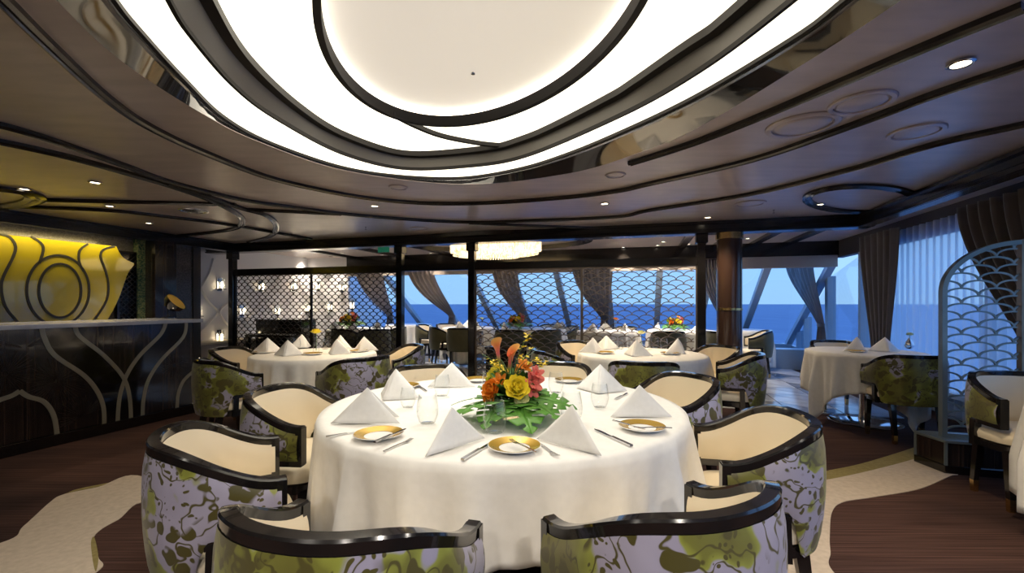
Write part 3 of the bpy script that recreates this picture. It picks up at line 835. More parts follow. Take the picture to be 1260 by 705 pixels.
by_tips(.90, 5.18, 128, 'floral tub chair of the pale bud vase table catching blue light on its inner back', GR)
by_tips(.60, 4.45, 192, 'floral tub chair of the pale bud vase table sideways on behind the flower arrangement', GR)
place(chair0, 3.62, 4.08, -100, 'floral tub chair at the small window table next to the arched screen', 'floral tub chairs by the windows')
place(chair0, 3.93, 5.42, 82, 'floral tub chair at the small window table beside the tied curtain', 'floral tub chairs by the windows')
by_tips(3.22, 2.64, 80, 'floral tub chair in front of the arched screen', 'floral tub chairs by the windows')

# ================================================================== TABLE SETTINGS
def make_napkin(kind):
    """folded linen standing on its edges: 'tent' shows a ridge between two faces, 'wing' one broad face with a folded edge"""
    mb = MB()
    if kind == 'tent': A, Fp, Bs = Vector((0, .02, .148)), Vector((0, -.075, 0)), (Vector((-.145, .06, 0)), Vector((.145, .06, 0)))
    else: A, Fp, Bs = Vector((.0, 0, .142)), Vector((-.145, 0, 0)), (Vector((.135, -.055, 0)), Vector((.125, .065, 0)))
    for B_ in Bs:
        mid = (Bs[0] + Bs[1] + Fp) / 3
        def fn(a, b, B_=B_):
            p = A.lerp(Fp.lerp(B_, a), b); n = (Fp - A).cross(B_ - A).normalized()
            if n.dot(p - mid) < 0: n = -n
            return p + n * (.010 * sin(pi * a) * sin(pi * min(1, b * 1.1)))
        mb.grid(fn, 8, 8)
        def fn2(a, b, B_=B_):
            q = (mid - Fp).normalized()
            p = (A + Vector((0, 0, -.008)) + q * .004).lerp((Fp + q * .02).lerp(B_ * .97 + mid * .03 + q * .004, a), b)
            return Vector((p.x, p.y, max(p.z, 0)))
        mb.grid(fn2, 4, 4)
    return mb.mesh('napkin', M['napkin_linen'], 35)
nap_me = {k: make_napkin(k) for k in ('tent', 'wing')}
def napkin(x, y, z, yaw, label, group, sc=1.0, kind='tent'):
    o = link('napkin', nap_me[kind], None, .0035, 0); o.location = (x, y, z + .0035); o.rotation_euler = (0, 0, yaw); o.scale = (sc, sc, sc)
    tag(o, label, 'napkin', group); return o
def nap_px(px, py, yaw, label, group, z=ZT_, sc=1.0, kind='tent'):
    """px, py: middle of the base line"""
    p = at_z(px, py, z); return napkin(p.x, p.y, z, radians(yaw), label, group, sc, kind)
def make_plate():
    t = thing('bread_plate', 'x', 'plate')
    mb = MB(); mb.lathe([(0, .002), (.045, .002), (.048, .0), (.052, .004), (.090, .016), (.0915, .0175), (.090, .019), (.056, .0075), (.05, .0065), (0, .0065)], 36); mb.build('dish', M['porcelain'], t, 40)
    mb = MB(); mb.lathe([(.053, .0078), (.0885, .0190), (.0885, .0194), (.053, .0084)], 36, caps=False); mb.build('gold_rim', M['gold_glaze'], t, 40)
    return t
plate0 = make_plate(); freeze(plate0)
def plate_px(px, py, label, group, z=ZT_, used_=[0]):
    p = at_z(px, py, z); p.z = z
    if not used_[0]:
        used_[0] = 1; plate0.location = p; plate0['label'] = label; plate0['group'] = group; return plate0
    return dup(plate0, p, 0, label, group)
def prof_at(o, b):
    x = b * (len(o) - 1); i = min(int(x), len(o) - 2); t = x - i
    return o[i][0] + (o[i + 1][0] - o[i][0]) * t, o[i][1] + (o[i + 1][1] - o[i][1]) * t
def make_glass():
    t = thing('wine_tumbler', 'x', 'glass')
    mb = MB(); o = [(.024, .001), (.032, .012), (.0405, .035), (.0425, .055), (.040, .082), (.0345, .110), (.0330, .118)]
    mb.grid(lambda a, b: (lambda r, z: (r * cos(2 * pi * a), r * sin(2 * pi * a), z))(*prof_at(o, b)), 28, 18, closed_u=True); mb.lathe([(0, .004), (.027, .006), (.0, .009)], 20); mb.build('bowl', M['glass'], t, 50)
    return t
glass_me = make_glass(); freeze(glass_me)
def glass_px(px, py, label, group, z=ZT_, sc=1.0, used_=[0]):
    p = at_z(px, py, z); p.z = z
    if not used_[0]:
        used_[0] = 1; o = glass_me; o.location = p; o['label'] = label; o['group'] = group
    else: o = dup(glass_me, p, 0, label, group)
    o.scale = (sc, sc, sc); return o
def cut_path(n=10): return [k / n for k in range(n + 1)]
def make_knife():
    t = thing('table_knife', 'x', 'knife')
    mb = MB(); mb.sweep([(x, 0, .004) for x in (-.10, -.09, -.05, -.01, .0)], [(-.006, -.003), (.006, -.003), (.006, .003), (-.006, .003)]); mb.build('handle', M['steel'], t, 30)
    mb = MB(); mb.slab([(0, -.005, .003), (.06, -.009, .003), (.085, -.008, .003), (.10, 0, .003), (.09, .005, .003), (0, .005, .003)], (0, 0, .0015)); mb.build('blade', M['chrome'], t, 0)
    return t
def make_fork():
    t = thing('table_fork', 'x', 'fork')
    mb = MB(); mb.sweep([(-.10, 0, .003), (-.05, 0, .005), (0, 0, .006), (.035, 0, .005)], [(-.0045, -.0015), (.0045, -.0015), (.0045, .0015), (-.0045, .0015)])
    mb.slab([(.030, -.005, .004), (.045, -.011, .003), (.06, -.011, .003), (.06, .011, .003), (.045, .011, .003), (.030, .005, .004)], (0, 0, .002)); mb.build('handle', M['steel'], t, 30)
    mb = MB()
    for k in range(4): mb.bar((.058, -.009 + k * .006, .004), (.095, -.009 + k * .006, .009), .0028, .002)
    mb.build('tines', M['steel'], t, 0)
    return t
knife0, fork0 = make_knife(), make_fork(); freeze(knife0); freeze(fork0)
def cutlery(proto, a, b, label, group, z=ZT_, lift=(0, 0), u_=set()):
    """laid from pixel a (handle end) to pixel b (tip)"""
    pa, pb = at_z(*a, z + lift[0]), at_z(*b, z + lift[1]); d = pb - pa; c = (pa + pb) / 2; c.z -= .0
    rz = atan2(d.y, d.x)
    if proto.name not in u_: u_.add(proto.name); o = proto; o['label'] = label; o['group'] = group
    else: o = dup(proto, None, 0, label, group)
    o.location = c; o.rotation_euler = (0, -atan2(d.z, Vector((d.x, d.y)).length), rz)
    s = min(1.15, max(.75, Vector((d.x, d.y)).length / .20)); o.scale = (s, s, s); return o

GN = 'napkins on the centre table'
nap_px(452, 520, 11, 'white pyramid napkin behind the gold plate with the knife across it on the bar side', GN, kind='wing')
nap_px(484, 490, -28, 'white pyramid napkin with its ridge towards the small square tumbler', GN)
nap_px(556, 476, 12, 'white pyramid napkin with a pinched tip on the far rim', GN, sc=1.0, kind='wing')
nap_px(556, 549, 59, 'white pyramid napkin leaning beside the knife near the middle plate', GN, sc=.93, kind='wing')
nap_px(704, 548, 124, 'white pyramid napkin between the middle gold plate and a slanted knife', GN, sc=.97, kind='wing')
nap_px(738, 482, -18, 'white pyramid napkin in front of the chair with yellow green blots', GN)
nap_px(787, 512, 11, 'white pyramid napkin behind the gold plate holding two pieces of cutlery', GN, sc=.94, kind='wing')
GP = 'gold rimmed plates on the centre table'
plate_px(466, 538, 'gold rimmed plate with a single knife lying across its edge', GP)
plate_px(633, 553, 'gold rimmed plate with a fork resting on it at the near rim', GP)
plate_px(790, 528.5, 'gold rimmed plate with knife and fork laid over it', GP)
plate_px(700, 470, 'gold rimmed plate half hidden by the far glass right of the flowers', GP)
plate_px(588, 469, 'gold rimmed plate half hidden behind the flower arrangement', GP)
plate_px(497, 477, 'gold rimmed plate behind the small tumbler on the far rim', GP)
GG = 'stemless glasses on the centre table'
glass_px(609, 534, 'stemless wine glass standing in front of the flower arrangement', GG, sc=1.08)
glass_px(526, 522, 'stemless wine glass beside the fork of the bar side plate', GG, sc=1.05)
glass_px(544, 488, 'stemless wine glass in front of the napkin with a pinched tip', GG)
glass_px(502, 502, 'stemless wine glass in front of the small napkin ridge', GG, sc=.85)
glass_px(738, 502, 'stemless wine glass in front of the napkin near the yellow green chair', GG)
glass_px(703, 520, 'stemless wine glass standing behind the napkin near the slanted knife', GG, sc=1.1)
glass_px(684, 484, 'stemless wine glass right of the flowers with the far plate behind', GG)
glass_px(602, 483, 'stemless wine glass half hidden behind orange blossoms', GG)
GC = 'cutlery on the centre table'
cutlery(knife0, (461, 545), (500, 528), 'table knife lying across the gold plate on the bar side', GC, lift=(.022, .022))
cutlery(fork0, (472, 556), (508, 541), 'table fork lying next to the gold plate on the bar side', GC)
cutlery(knife0, (414, 536), (440, 532), 'table knife half under the napkin on the bar side', GC)
cutlery(fork0, (657, 556), (629, 543), 'table fork resting on the middle gold plate', GC, lift=(.024, .024))
cutlery(knife0, (569, 567), (609, 543), 'table knife lying left of the middle gold plate', GC)
cutlery(fork0, (662, 545), (687, 564), 'table fork lying right of the middle gold plate', GC)
cutlery(knife0, (777, 550), (731, 529), 'slanted table knife lying left of the plate with crossed cutlery', GC)
cutlery(knife0, (758, 519), (790, 528), 'table knife lying over the plate with crossed cutlery', GC, lift=(.024, .02))
cutlery(fork0, (822, 527), (783, 527), 'table fork lying over the plate with crossed cutlery', GC, lift=(.024, .024))
cutlery(fork0, (525, 482), (512, 474), 'table fork beside the plate on the far rim', GC)
cutlery(knife0, (757, 492), (772, 484), 'table knife tucked behind the napkin near the yellow green chair', GC)
# ================================================================== FLOWERS
def monstera(L=.17, Wd=.11, droop=.5, curl=.25):
    mb = MB()
    for sd in (-1, 1):
        def fn(a, b, sd=sd):
            t = a; w = Wd * (sin(pi * min(1, .12 + .88 * t)) ** .7) * (1 - .35 * t)
            x = sd * b * w; y = L * t - .03 * b + .05 * b * t
            r = sqrt((y) ** 2 + x * x * .6)
            return Vector((x, y, -droop * r * r * 4 * .25 / .1 * .35 + curl * abs(x) * .25))
        mb.grid(fn, 36, 6, keep=lambda a, b: not (b > .32 and ((a * 5.5) % 1) > .68))
    mb.tube([(0, -.05, -.002), (0, .02, .001), (0, L * .5, -.01)], .003, 5)
    return mb.mesh('monstera_leaf', M['leaf_green'], 60)
def petal(mb, base, direction, normal, L, Wd, cup=.3, n=5):
    d = Vector(direction).normalized(); nn = Vector(normal); nn = (nn - d * nn.dot(d)).normalized(); s = d.cross(nn)
    base = Vector(base)
    def fn(a, b):
        x = (a - .5) * 2; w = Wd / 2 * sin(pi * (.12 + .80 * b)) ** .7
        return base + d * (L * b) + s * (x * w) + nn * (cup * L * (b * b * .6 + x * x * .35 * b))
    mb.grid(fn, n, n)
def rose_mesh(name, r, m):
    mb = MB(); rnd = random.Random(int(r * 1e4))
    for lay, (n, tilt, L) in enumerate(((3, 82, .85), (4, 68, .95), (5, 50, 1.05), (6, 28, 1.1), (6, 8, 1.05))):
        for k in range(n):
            a = 2 * pi * k / n + lay * .7 + rnd.uniform(-.15, .15); e = radians(tilt)
            d = Vector((cos(a) * cos(e), sin(a) * cos(e), sin(e)))
            petal(mb, Vector((cos(a), sin(a), 0)) * r * .08 * lay, d, Vector((-cos(a) * sin(e), -sin(a) * sin(e), cos(e))), r * L, r * 1.15, .42)
    return mb.mesh(name, m, 60)
def lily_mesh(name, r, m):
    mb = MB()
    for k in range(6):
        a = 2 * pi * k / 6; e = radians(35 if k % 2 else 48)
        petal(mb, (0, 0, 0), (cos(a) * cos(e), sin(a) * cos(e), sin(e)), (-cos(a) * sin(e), -sin(a) * sin(e), cos(e)), r, r * .62, -.25)
    for k in range(5):
        a = 2 * pi * k / 5; mb.tube([(0, 0, 0), (cos(a) * r * .25, sin(a) * r * .25, r * .75)], .0012, 4)
    return mb.mesh(name, m, 60)
def calla_mesh(name, m, h=.10):
    mb = MB()
    def fn(a, b):
        an = 2 * pi * a; r = .007 + .006 * b + .015 * max(0, (b - .45) / .55) ** 2.2
        lift = h * b + .030 * b * b * b * cos(an) ; r *= 1 + .35 * b * b * cos(an)
        return Vector((r * cos(an), r * sin(an), lift))
    mb.grid(fn, 16, 10, closed_u=True); mb.tube([(0, 0, h * .4), (.002, 0, h * .85)], .004, 5)
    return mb.mesh(name, m, 60)
def calla_material():
    m = mat('calla_flame', (.8, .3, .05), .45)
    tc = N(m, 'ShaderNodeTexCoord'); sp = N(m, 'ShaderNodeSeparateXYZ'); m.node_tree.links.new(tc.outputs['Object'], sp.inputs[0])
    mr = N(m, 'ShaderNodeMapRange'); mr.inputs[2].default_value = .12; m.node_tree.links.new(sp.outputs[2], mr.inputs[0])
    c = ramp(m, mr.outputs[0], [(.0, (.25, .38, .06)), (.35, (.72, .12, .14)), (.75, (.80, .22, .05)), (1, (.88, .45, .10))])
    m.node_tree.links.new(c, m.node_tree.nodes['Principled BSDF'].inputs['Base Color'])
calla_material()
def orient(o, d):
    o.rotation_mode = 'QUATERNION'; o.rotation_quaternion = Vector(d).to_track_quat('Z', 'Y')
def arrangement(name, label, c, sc=1.0, full=True, group=None, seed=4):
    t = thing(name, label, 'flowers', c, 0, group); t.scale = (sc, sc, sc); rnd = random.Random(seed)
    mb = MB(); mb.lathe([(0, 0), (.05, 0), (.065, .02), (.07, .05), (.06, .075), (.055, .075), (.062, .05), (.055, .02), (0, .012)], 24); mb.build('vase', M['glass'], t, 50)
    mb = MB()
    for k in range(16):
        a = rnd.uniform(0, 6.28); r = rnd.uniform(.0, .04); mb.tube([(cos(a) * .02, sin(a) * .02, .015), (cos(a + .6) * r, sin(a + .6) * r, .10)], .003, 5)
    mb.build('stem', M['stem_green'], t, 60)
    lm = monstera()
    specs = [(-150, 5, 1.25), (-118, -2, 1.05), (-75, 0, 1.2), (-45, 6, 1.1), (-15, 10, 1.15), (25, 12, 1.0), (172, 8, 1.1), (105, 10, 1.0)]
    for az, el, s in specs:
        o = link('monstera_leaf', lm, t, .0008); a = radians(az)
        o.location = (cos(a) * .055, sin(a) * .055, .085); o.rotation_euler = (radians(el), radians(rnd.uniform(-12, 12)), a - pi / 2); o.scale = (s, s, s)
    # filler leaves
    mb = MB()
    for k in range(90):
        a = rnd.uniform(0, 6.28); e = rnd.uniform(.1, 1.3); d = Vector((cos(a) * cos(e), sin(a) * cos(e), sin(e)))
        petal(mb, d * .035 + Vector((0, 0, .075)), d, Vector((0, 0, 1)) + Vector((.01, .3, 0)), rnd.uniform(.075, .125), rnd.uniform(.03, .055), -.25, 4)
    o = mb.build('foliage', M['leaf_deep'], t, 60); o['kind'] = 'stuff'
    gm = []
    for k in range(22 if full else 10):
        a = rnd.uniform(0, 6.28); h = rnd.uniform(.18, .30); s = rnd.uniform(.08, .20); w = .005
        path = [Vector((cos(a) * s * q * q, sin(a) * s * q * q, .07 + h * (q - .25 * q ** 3))) for q in [i / 8 for i in range(9)]]
        side = Vector((-sin(a), cos(a), 0)); mb = MB()
        mb.grid(lambda x, y, path=path, side=side: path[int(round(y * 8))] + side * ((x - .5) * 2 * w * (1 - y * .85)), 1, 8)
        mb.build('grass_blade', M['grass_green'], t, 60)
    def flower(nm, me, pos, d, s=1.0):
        o = link(nm, me, t); o.location = pos; orient(o, d); o.scale = (s, s, s)
        st = MB(); st.tube([(pos[0] * .2, pos[1] * .2, .06), (pos[0] * .7, pos[1] * .7, pos[2] * .6 + .02), Vector(pos) + Vector(d).normalized() * .003], .0025, 5)
        st.build('stem', M['stem_green'], t, 60)
    yr, cr, orr = rose_mesh('rose', .043, M['petal_yellow']), rose_mesh('rose', .027, M['petal_cream']), rose_mesh('rose', .034, M['petal_orange'])
    pl, ol = lily_mesh('alstroemeria', .045, M['petal_pink']), lily_mesh('alstroemeria', .042, M['petal_orange'])
    flower('rose', yr, (.018, -.10, .145), (.1, -.75, .6)); flower('rose', cr, (.035, -.105, .112), (.2, -.9, .3))
    flower('rose', orr, (-.082, -.075, .135), (-.5, -.7, .45)); flower('rose', orr, (-.09, -.07, .11), (-.6, -.7, .1), .8)
    flower('alstroemeria', ol, (-.05, -.05, .165), (-.3, -.6, .6)); flower('alstroemeria', pl, (.085, -.06, .165), (.4, -.7, .45), 1.15)
    flower('alstroemeria', pl, (.098, -.05, .195), (.5, -.5, .6), .95); flower('alstroemeria', ol, (.05, -.02, .22), (.2, -.5, .7)); flower('alstroemeria', pl, (.08, -.065, .14), (.3, -.8, .1))
    flower('alstroemeria', ol, (.01, .09, .17), (.1, .7, .5)); flower('rose', yr, (-.06, .08, .16), (-.4, .7, .5)); flower('alstroemeria', pl, (.09, .07, .16), (.6, .5, .5))
    if full:
        cm = calla_mesh('calla_lily', M['calla_flame'])
        flower('calla_lily', cm, (-.055, -.01, .245), (-.16, -.05, 1), .85); flower('calla_lily', cm, (-.012, -.02, .21), (.12, -.2, 1), .9)
        # arching sprays of small yellow orchids
        for (dx, dy, h) in ((.085, .0, .37), (-.10, -.02, .24), (-.07, -.05, .22), (.13, -.03, .27), (.19, -.02, .25), (.10, .05, .30), (-.13, .04, .27)):
            mb = MB(); path = [Vector((dx * q * q * (1.0), dy * q * q, .07 + (h - .07) * (q * 1.25 - .25 * q ** 3))) for q in [i / 9 for i in range(10)]]
            mb.tube(path, .0014, 4); sp = mb.build('orchid_stem', M['stem_green'], t, 60)
            mb = MB()
            for k in range(11):
                q = rnd.uniform(.45, 1.0); p = path[int(q * 9)] + Vector((rnd.uniform(-.014, .014), rnd.uniform(-.014, .014), rnd.uniform(-.01, .012)))
                for j in range(4):
                    a = j * pi / 2 + rnd.uniform(0, 1); petal(mb, p, (cos(a), sin(a), rnd.uniform(-.4, .6)), (0, 0, 1), .015, .014, .1, 2)
            o = mb.build('orchid_blossoms', M['orchid_yellow'], sp, 60); o['kind'] = 'stuff'
    return t
arrangement('flower_arrangement', 'flower arrangement of calla lilies, roses and monstera leaves on the centre table', (0.0, 1.94, ZT_ + .001), 1.0)

def make_bud_vase():
    t = thing('bud_vase', 'x', 'vase')
    mb = MB(); mb.lathe([(0, 0), (.024, 0), (.028, .008), (.022, .04), (.013, .08), (.012, .105), (.015, .115), (.0148, .116)], 20); mb.build('glass_body', M['glass'], t, 50)
    mb = MB(); mb.tube([(0, 0, .012), (.003, 0, .08), (0, 0, .165)], .0025, 5); mb.build('stem', M['stem_green'], t, 60)
    return t
bud0 = make_bud_vase(); freeze(bud0)
def bud(p, mat_, label, sc=1.0, first=[1]):
    if first[0]: first[0] = 0; o = bud0; o.location = p; o['label'] = label; o['group'] = 'bud vases'
    else: o = dup(bud0, p, 0, label, 'bud vases')
    h = link('rose_head', rose_mesh('rose_head', .034, mat_), o); h.location = (0, 0, .155); o.scale = (sc, sc, sc); return o

# ---- left table setting
ZS = .7545
GN2 = 'napkins on the yellow rose table'
for px, py, yaw, lb in ((329, 434, 25, 'white pyramid napkin on the yellow rose table nearest the bar end'), (353, 438, 5, 'white pyramid napkin on the yellow rose table with its flat face to the centre table'),
                        (373, 428, 60, 'white pyramid napkin on the yellow rose table in the shade before the piano'), (417, 429, -30, 'white pyramid napkin on the yellow rose table behind another napkin'),
                        (413, 436, -20, 'white pyramid napkin on the yellow rose table just right of the bud vase'), (447, 432, -10, 'white pyramid napkin on the yellow rose table nearest the open passage')):
    nap_px(px, py, yaw, lb, GN2, ZS)
bud(at_z(389, 433, ZS), M['petal_yellow'], 'clear bud vase holding one yellow rose', 1.25)
plate_px(385, 436.5, 'gold rimmed plate in front of the yellow rose bud vase', 'plates on the side tables', ZS)
plate_px(441, 433, 'gold rimmed plate on the yellow rose table nearest the open passage', 'plates on the side tables', ZS)
plate_px(324, 434.5, 'gold rimmed plate on the yellow rose table nearest the bar', 'plates on the side tables', ZS)
for px, py, lb in ((400, 430, 'stemless glass just right of the yellow rose bud vase'), (395, 427, 'stemless glass behind the yellow rose bud vase'), (358, 428, 'stemless glass in front of the piano'), (365, 430, 'stemless glass between the napkins before the piano')):
    glass_px(px, py, lb, 'glasses on the yellow rose table', ZS)
# ---- right table setting
GN3 = 'napkins on the pale bud vase table'
for px, py, yaw, lb in ((731, 434, 20, 'white pyramid napkin on the pale bud vase table facing the flower arrangement'), (746, 430, -15, 'white pyramid napkin on the pale bud vase table behind another napkin'),
                        (782, 438, -38, 'white pyramid napkin on the pale bud vase table with its ridge to the centre table'), (836, 435, 28, 'white pyramid napkin on the pale bud vase table nearest the round column')):
    nap_px(px, py, yaw, lb, GN3, ZS, 1.0)
bud(at_z(789, 430, ZS), M['petal_cream'], 'clear bud vase holding one pale green bloom', 1.1)
plate_px(745, 435, 'gold rimmed plate on the pale bud vase table facing the flower arrangement', 'plates on the side tables', ZS)
plate_px(824, 436, 'gold rimmed plate on the pale bud vase table nearest the round column', 'plates on the side tables', ZS)
for px, py, lb in ((776, 429, 'stemless glass left of the pale bud vase'), (806, 428, 'stemless glass right of the pale bud vase'), (817, 429.5, 'stemless glass beside the napkin nearest the round column'), (757, 428, 'stemless glass behind the plate on the pale bud vase table'), (763, 430, 'stemless glass in front of the bronze lattice')):
    glass_px(px, py, lb, 'glasses on the pale bud vase table', ZS)
# ---- window table setting
nap_px(1057, 432, 20, 'white pyramid napkin on the small window table behind the white bread plate', 'napkins on the small window table', ZS)
nap_px(1090, 433, -20, 'white pyramid napkin on the small window table facing the arched screen', 'napkins on the small window table', ZS)
plate_px(1054, 433.5, 'small plate on the small window table beside a napkin', 'plates on the side tables', ZS)
glass_px(1046, 428, 'stemless glass on the small window table next to the tied curtain', 'glasses on the window table', ZS, .8)
t = thing('chrome_bud_vase', 'polished chrome teardrop vase with a small green bloom by the sheer curtain', 'vase', at_z(1119, 429, ZS), 0, 'bud vases')
mb = MB(); mb.lathe([(0, 0), (.022, 0), (.042, .02), (.046, .045), (.036, .075), (.016, .10), (.011, .115), (.013, .12), (0, .118)], 28); mb.build('body', M['chrome'], t, 60)
mb = MB(); mb.tube([(0, 0, .11), (.004, 0, .15)], .003, 5); mb.build('stem', M['stem_green'], t, 60)
h = link('rose_head', rose_mesh('rose_head', .030, M['petal_cream']), t); h.location = (.004, 0, .148)

# ================================================================== ARCHED SCREEN
S0 = fl(1163, 583)
base_l = fl(1124, 566)
t = thing('arched_screen', 'arched scallop lattice screen on a dark planter base', 'screen', S0, -TH)
def loc(p): d = Vector(p) - S0; return Vector((d.dot(U), d.dot(V), p.z if hasattr(p, 'z') else 0))
bw = .60
poly = [(0, 0), (bw, 0), (bw + .03, .12), (bw, .28), (0.0, .28), (-.07, .25)]
mb = MB(); mb.prism([(x, y) for x, y in poly], 0, .06); mb.build('plinth', M['bar_black'], t, 0, bevel=.004)
mb = MB(); mb.prism([(x * .985 + .01, y * .94 + .012) for x, y in poly], .06, .225); mb.build('planter', M['macassar'], t, 0)
mb = MB(); mb.prism(poly, .225, .245); mb.build('planter_rim', M['teal_metal'], t, 0, bevel=.003)
mb = MB()
for (x, y) in poly[:2] + poly[-1:]: mb.box((x * .985 + .01, y * .94 + .012, .14), (.016, .016, .17))
mb.build('corner_trim', M['teal_metal'], t, 0)
sx0, sx1, sy, zb, zsp = .05, .52, .12, .245, 1.34
ra = sx1 - sx0; rz_ = 1.70 - zsp
def arch(off):
    pts = [Vector((sx0 + off, sy, zb)), Vector((sx0 + off, sy, zsp))]
    return pts + [Vector((sx1 - (ra - off) * cos(pi / 2 * k / 16), sy, zsp + (rz_ - off) * sin(pi / 2 * k / 16))) for k in range(1, 17)]
mb = MB(); mb.sweep(arch(.0), [(-.016, -.025), (.016, -.025), (.016, .025), (-.016, .025)], up=(0, 1, 0))
mb.box(((sx0 + sx1) / 2, sy, zb + .015), (ra - .03, .04, .03)); mb.build('arch_frame', M['teal_metal'], t, 40)
mb = MB(); mb.box((sx1, sy, (zb + 1.72) / 2), (.032, .05, 1.72 - zb)); mb.build('end_post', M['bronze_lattice'], t, 0)
mb = MB()
def in_arch(x, z):
    if z < zsp: return True
    return ((sx1 - x) / (ra - .008)) ** 2 + ((z - zsp) / (rz_ - .008)) ** 2 <= 1
scallop(mb, sx0 + .012, sx1 - .012, zb + .03, 1.7, .205, .0575, .012, .014, in_arch, 16)
mb.v = [(x, y + sy, z) for x, y, z in mb.v]
mb.build('lattice', M['teal_metal'], t, 30)

# ================================================================== BAR
BA, BB = fl(-60, 580), fl(240, 508)
bd = (BB - BA).normalized(); bn = Vector((bd.y, -bd.x, 0)); blen = (BB - BA).length
BA = BA - bd * 1.2; blen += 1.2
bang = atan2(bd.y, bd.x)
bar = thing('bar_counter', 'black lacquered bar counter with curved bronze inlays', 'bar counter', BA, bang)
mb = MB(); mb.box((blen / 2, .35, .57), (blen, .62, .94)); mb.build('body', M['macassar'], bar, 0, bevel=.004)
mb = MB(); mb.box((blen / 2, .34, .05), (blen + .02, .66, .10)); mb.build('plinth', M['bar_black'], bar, 0, bevel=.004)
mb = MB(); mb.box((blen / 2 + .01, .31, 1.06), (blen + .06, .78, .04)); mb.build('counter_top', M['marble_top'], bar, 0, bevel=.006)
bar_inv = Matrix.Rotation(-bang, 4, 'Z')
bp0 = BA - bn * 0.0 + Vector((-bd.y, bd.x, 0)) * .04
def bar_pt(px, py): return bar_inv @ (on_plane(px, py, bp0, bn) - BA)
def ribbon(name, pts, w, m, parent, up, h=.006, n=5):
    mb = MB(); mb.sweep(spline(pts, n), [(-w / 2, -h), (w / 2, -h), (w / 2, h), (-w / 2, h)], up=up); return mb.build(name, m, parent, 30)
INL = [[(51, 403), (54, 415), (67, 437), (102, 461), (118.5, 480), (127, 501), (128, 528)], [(92, 401.5), (98, 414), (127, 437), (151, 463.5), (159, 488), (161, 519)],
       [(204, 397), (197, 412), (172, 437), (156, 461), (147, 488), (144, 523)], [(229, 396), (225, 415), (199, 442), (183, 466), (176.5, 490), (175, 515)],
       [(-22, 538), (-18, 512), (-6, 495), (14, 487), (24, 481)], [(24, 481), (35, 488), (54, 494.5), (66, 512), (70.6, 541)], [(239, 456), (226, 468), (219, 485), (217.5, 505)]]
for c in INL: ribbon('inlay_strip', [bar_pt(*p) for p in c], .036, M['inlay'], bar, (0, 1, 0))
def fill_panel(name, poly, m, parent, d):
    mb = MB(); n = len(poly)
    bm = bmesh.new(); vs = [bm.verts.new(p) for p in poly]; es = [bm.edges.new((vs[i], vs[(i + 1) % n])) for i in range(n)]
    bmesh.ops.triangle_fill(bm, edges=es, use_beauty=True)
    r = bmesh.ops.extrude_face_region(bm, geom=bm.faces[:])
    for g in r['geom']:
        if isinstance(g, bmesh.types.BMVert): g.co += Vector(d)
    bmesh.ops.recalc_face_normals(bm, faces=bm.faces)
    me = bpy.data.meshes.new(name); bm.to_mesh(me); bm.free(); me.materials.append(m); return link(name, me, parent)
fill_panel('black_panel', [p for p in spline([bar_pt(*q) for q in INL[0]], 4)] + [p for p in reversed(spline([bar_pt(*q) for q in INL[1]], 4))], M['bar_black'], bar, (0, -.003, 0))
fill_panel('black_panel', [p for p in spline([bar_pt(*q) for q in INL[2]], 4)] + [p for p in reversed(spline([bar_pt(*q) for q in INL[3]], 4))], M['bar_black'], bar, (0, -.002, 0))
rb = random.Random(5)
for (px, py, r, a0, a1) in ((30, 428, .26, .1, pi - .1), (70, 469, .24, 0, 2 * pi), (101, 512, .20, .2, pi + .6), (214, 450, .16, 0, 2 * pi), (6, 460, .22, 0, 2 * pi)):
    c = bar_pt(px, py); mb = MB()
    for k in range(46):
        a = a0 + (a1 - a0) * (k + rb.uniform(-.3, .3)) / 46; q = r * rb.uniform(.6, 1)
        e = c + Vector((cos(a) * q, 0, sin(a) * q))
        if e.z > 1.0 or e.z < .12: continue
        mb.bar(c + Vector((cos(a) * .02, -.0005, sin(a) * .02)), e + Vector((0, -.0005, 0)), .003, .004, up=(0, 1, 0))
    o = mb.build('palm_rays', M['palm_bronze'], bar, 0); o['kind'] = 'stuff'
# ---- amber panel on the bar wall
AP = W(UL + .16, 0, 0)
def am(px, py, d=0.0): return on_plane(px, py, AP, U) + U * d
amber = thing('amber_wall_panel', 'backlit amber glass panel with dark looping lines behind the bar', 'wall panel', am(70, 400) * 1.0)
AL = am(70, 400)
def aml(px, py, d=0.0): return am(px, py, d) - AL
outl = [aml(*p) for p in spline([(x, y, 0) for x, y in [(143, 303), (149, 314), (156, 320), (165, 325), (157, 337), (147, 365), (135, 389), (124, 404)]], 5) for p in [(p.x, p.y)]]
outl += [aml(60, 414), aml(0, 428), aml(-70, 445), aml(-130, 400), aml(-150, 330), aml(-170, 300), aml(-120, 272), aml(0, 288), aml(70, 295.5)]
fill_panel('glass_sheet', outl, M['amber_glass'], amber, U * -.05)
def el(cx, cy, rx, ry): return [(cx + rx * cos(2 * pi * k / 28), cy + ry * sin(2 * pi * k / 28)) for k in range(29)]
for c in (el(73.4, 357.5, 26, 33), el(71, 357, 38.5, 43), [(0, 288), (12, 292), (19, 304), (14, 320), (5, 337.5), (1, 353), (6, 377), (22, 397), (30, 406)], [(38, 291), (50, 299), (53, 308), (48, 324)],
          [(108, 300), (98, 308), (97, 322), (103, 334)], [(141, 303), (127, 307), (123.5, 316), (129, 331.5), (133, 349), (131, 369), (119, 389), (108, 402)]):
    mb = MB(); mb.sweep(spline([aml(*p, .006) for p in c], 3), [(-.006, -.014), (.006, -.014), (.006, .014), (-.006, .014)], up=tuple(V) if False else (0, 0, 1)) if False else None
    path = spline([aml(*p, .004) for p in c], 3); mb.sweep(path, [(-.013, -.005), (.013, -.005), (.013, .005), (-.013, .005)], up=tuple(U))
    mb.build('dark_line', M['amber_line'], amber, 30)
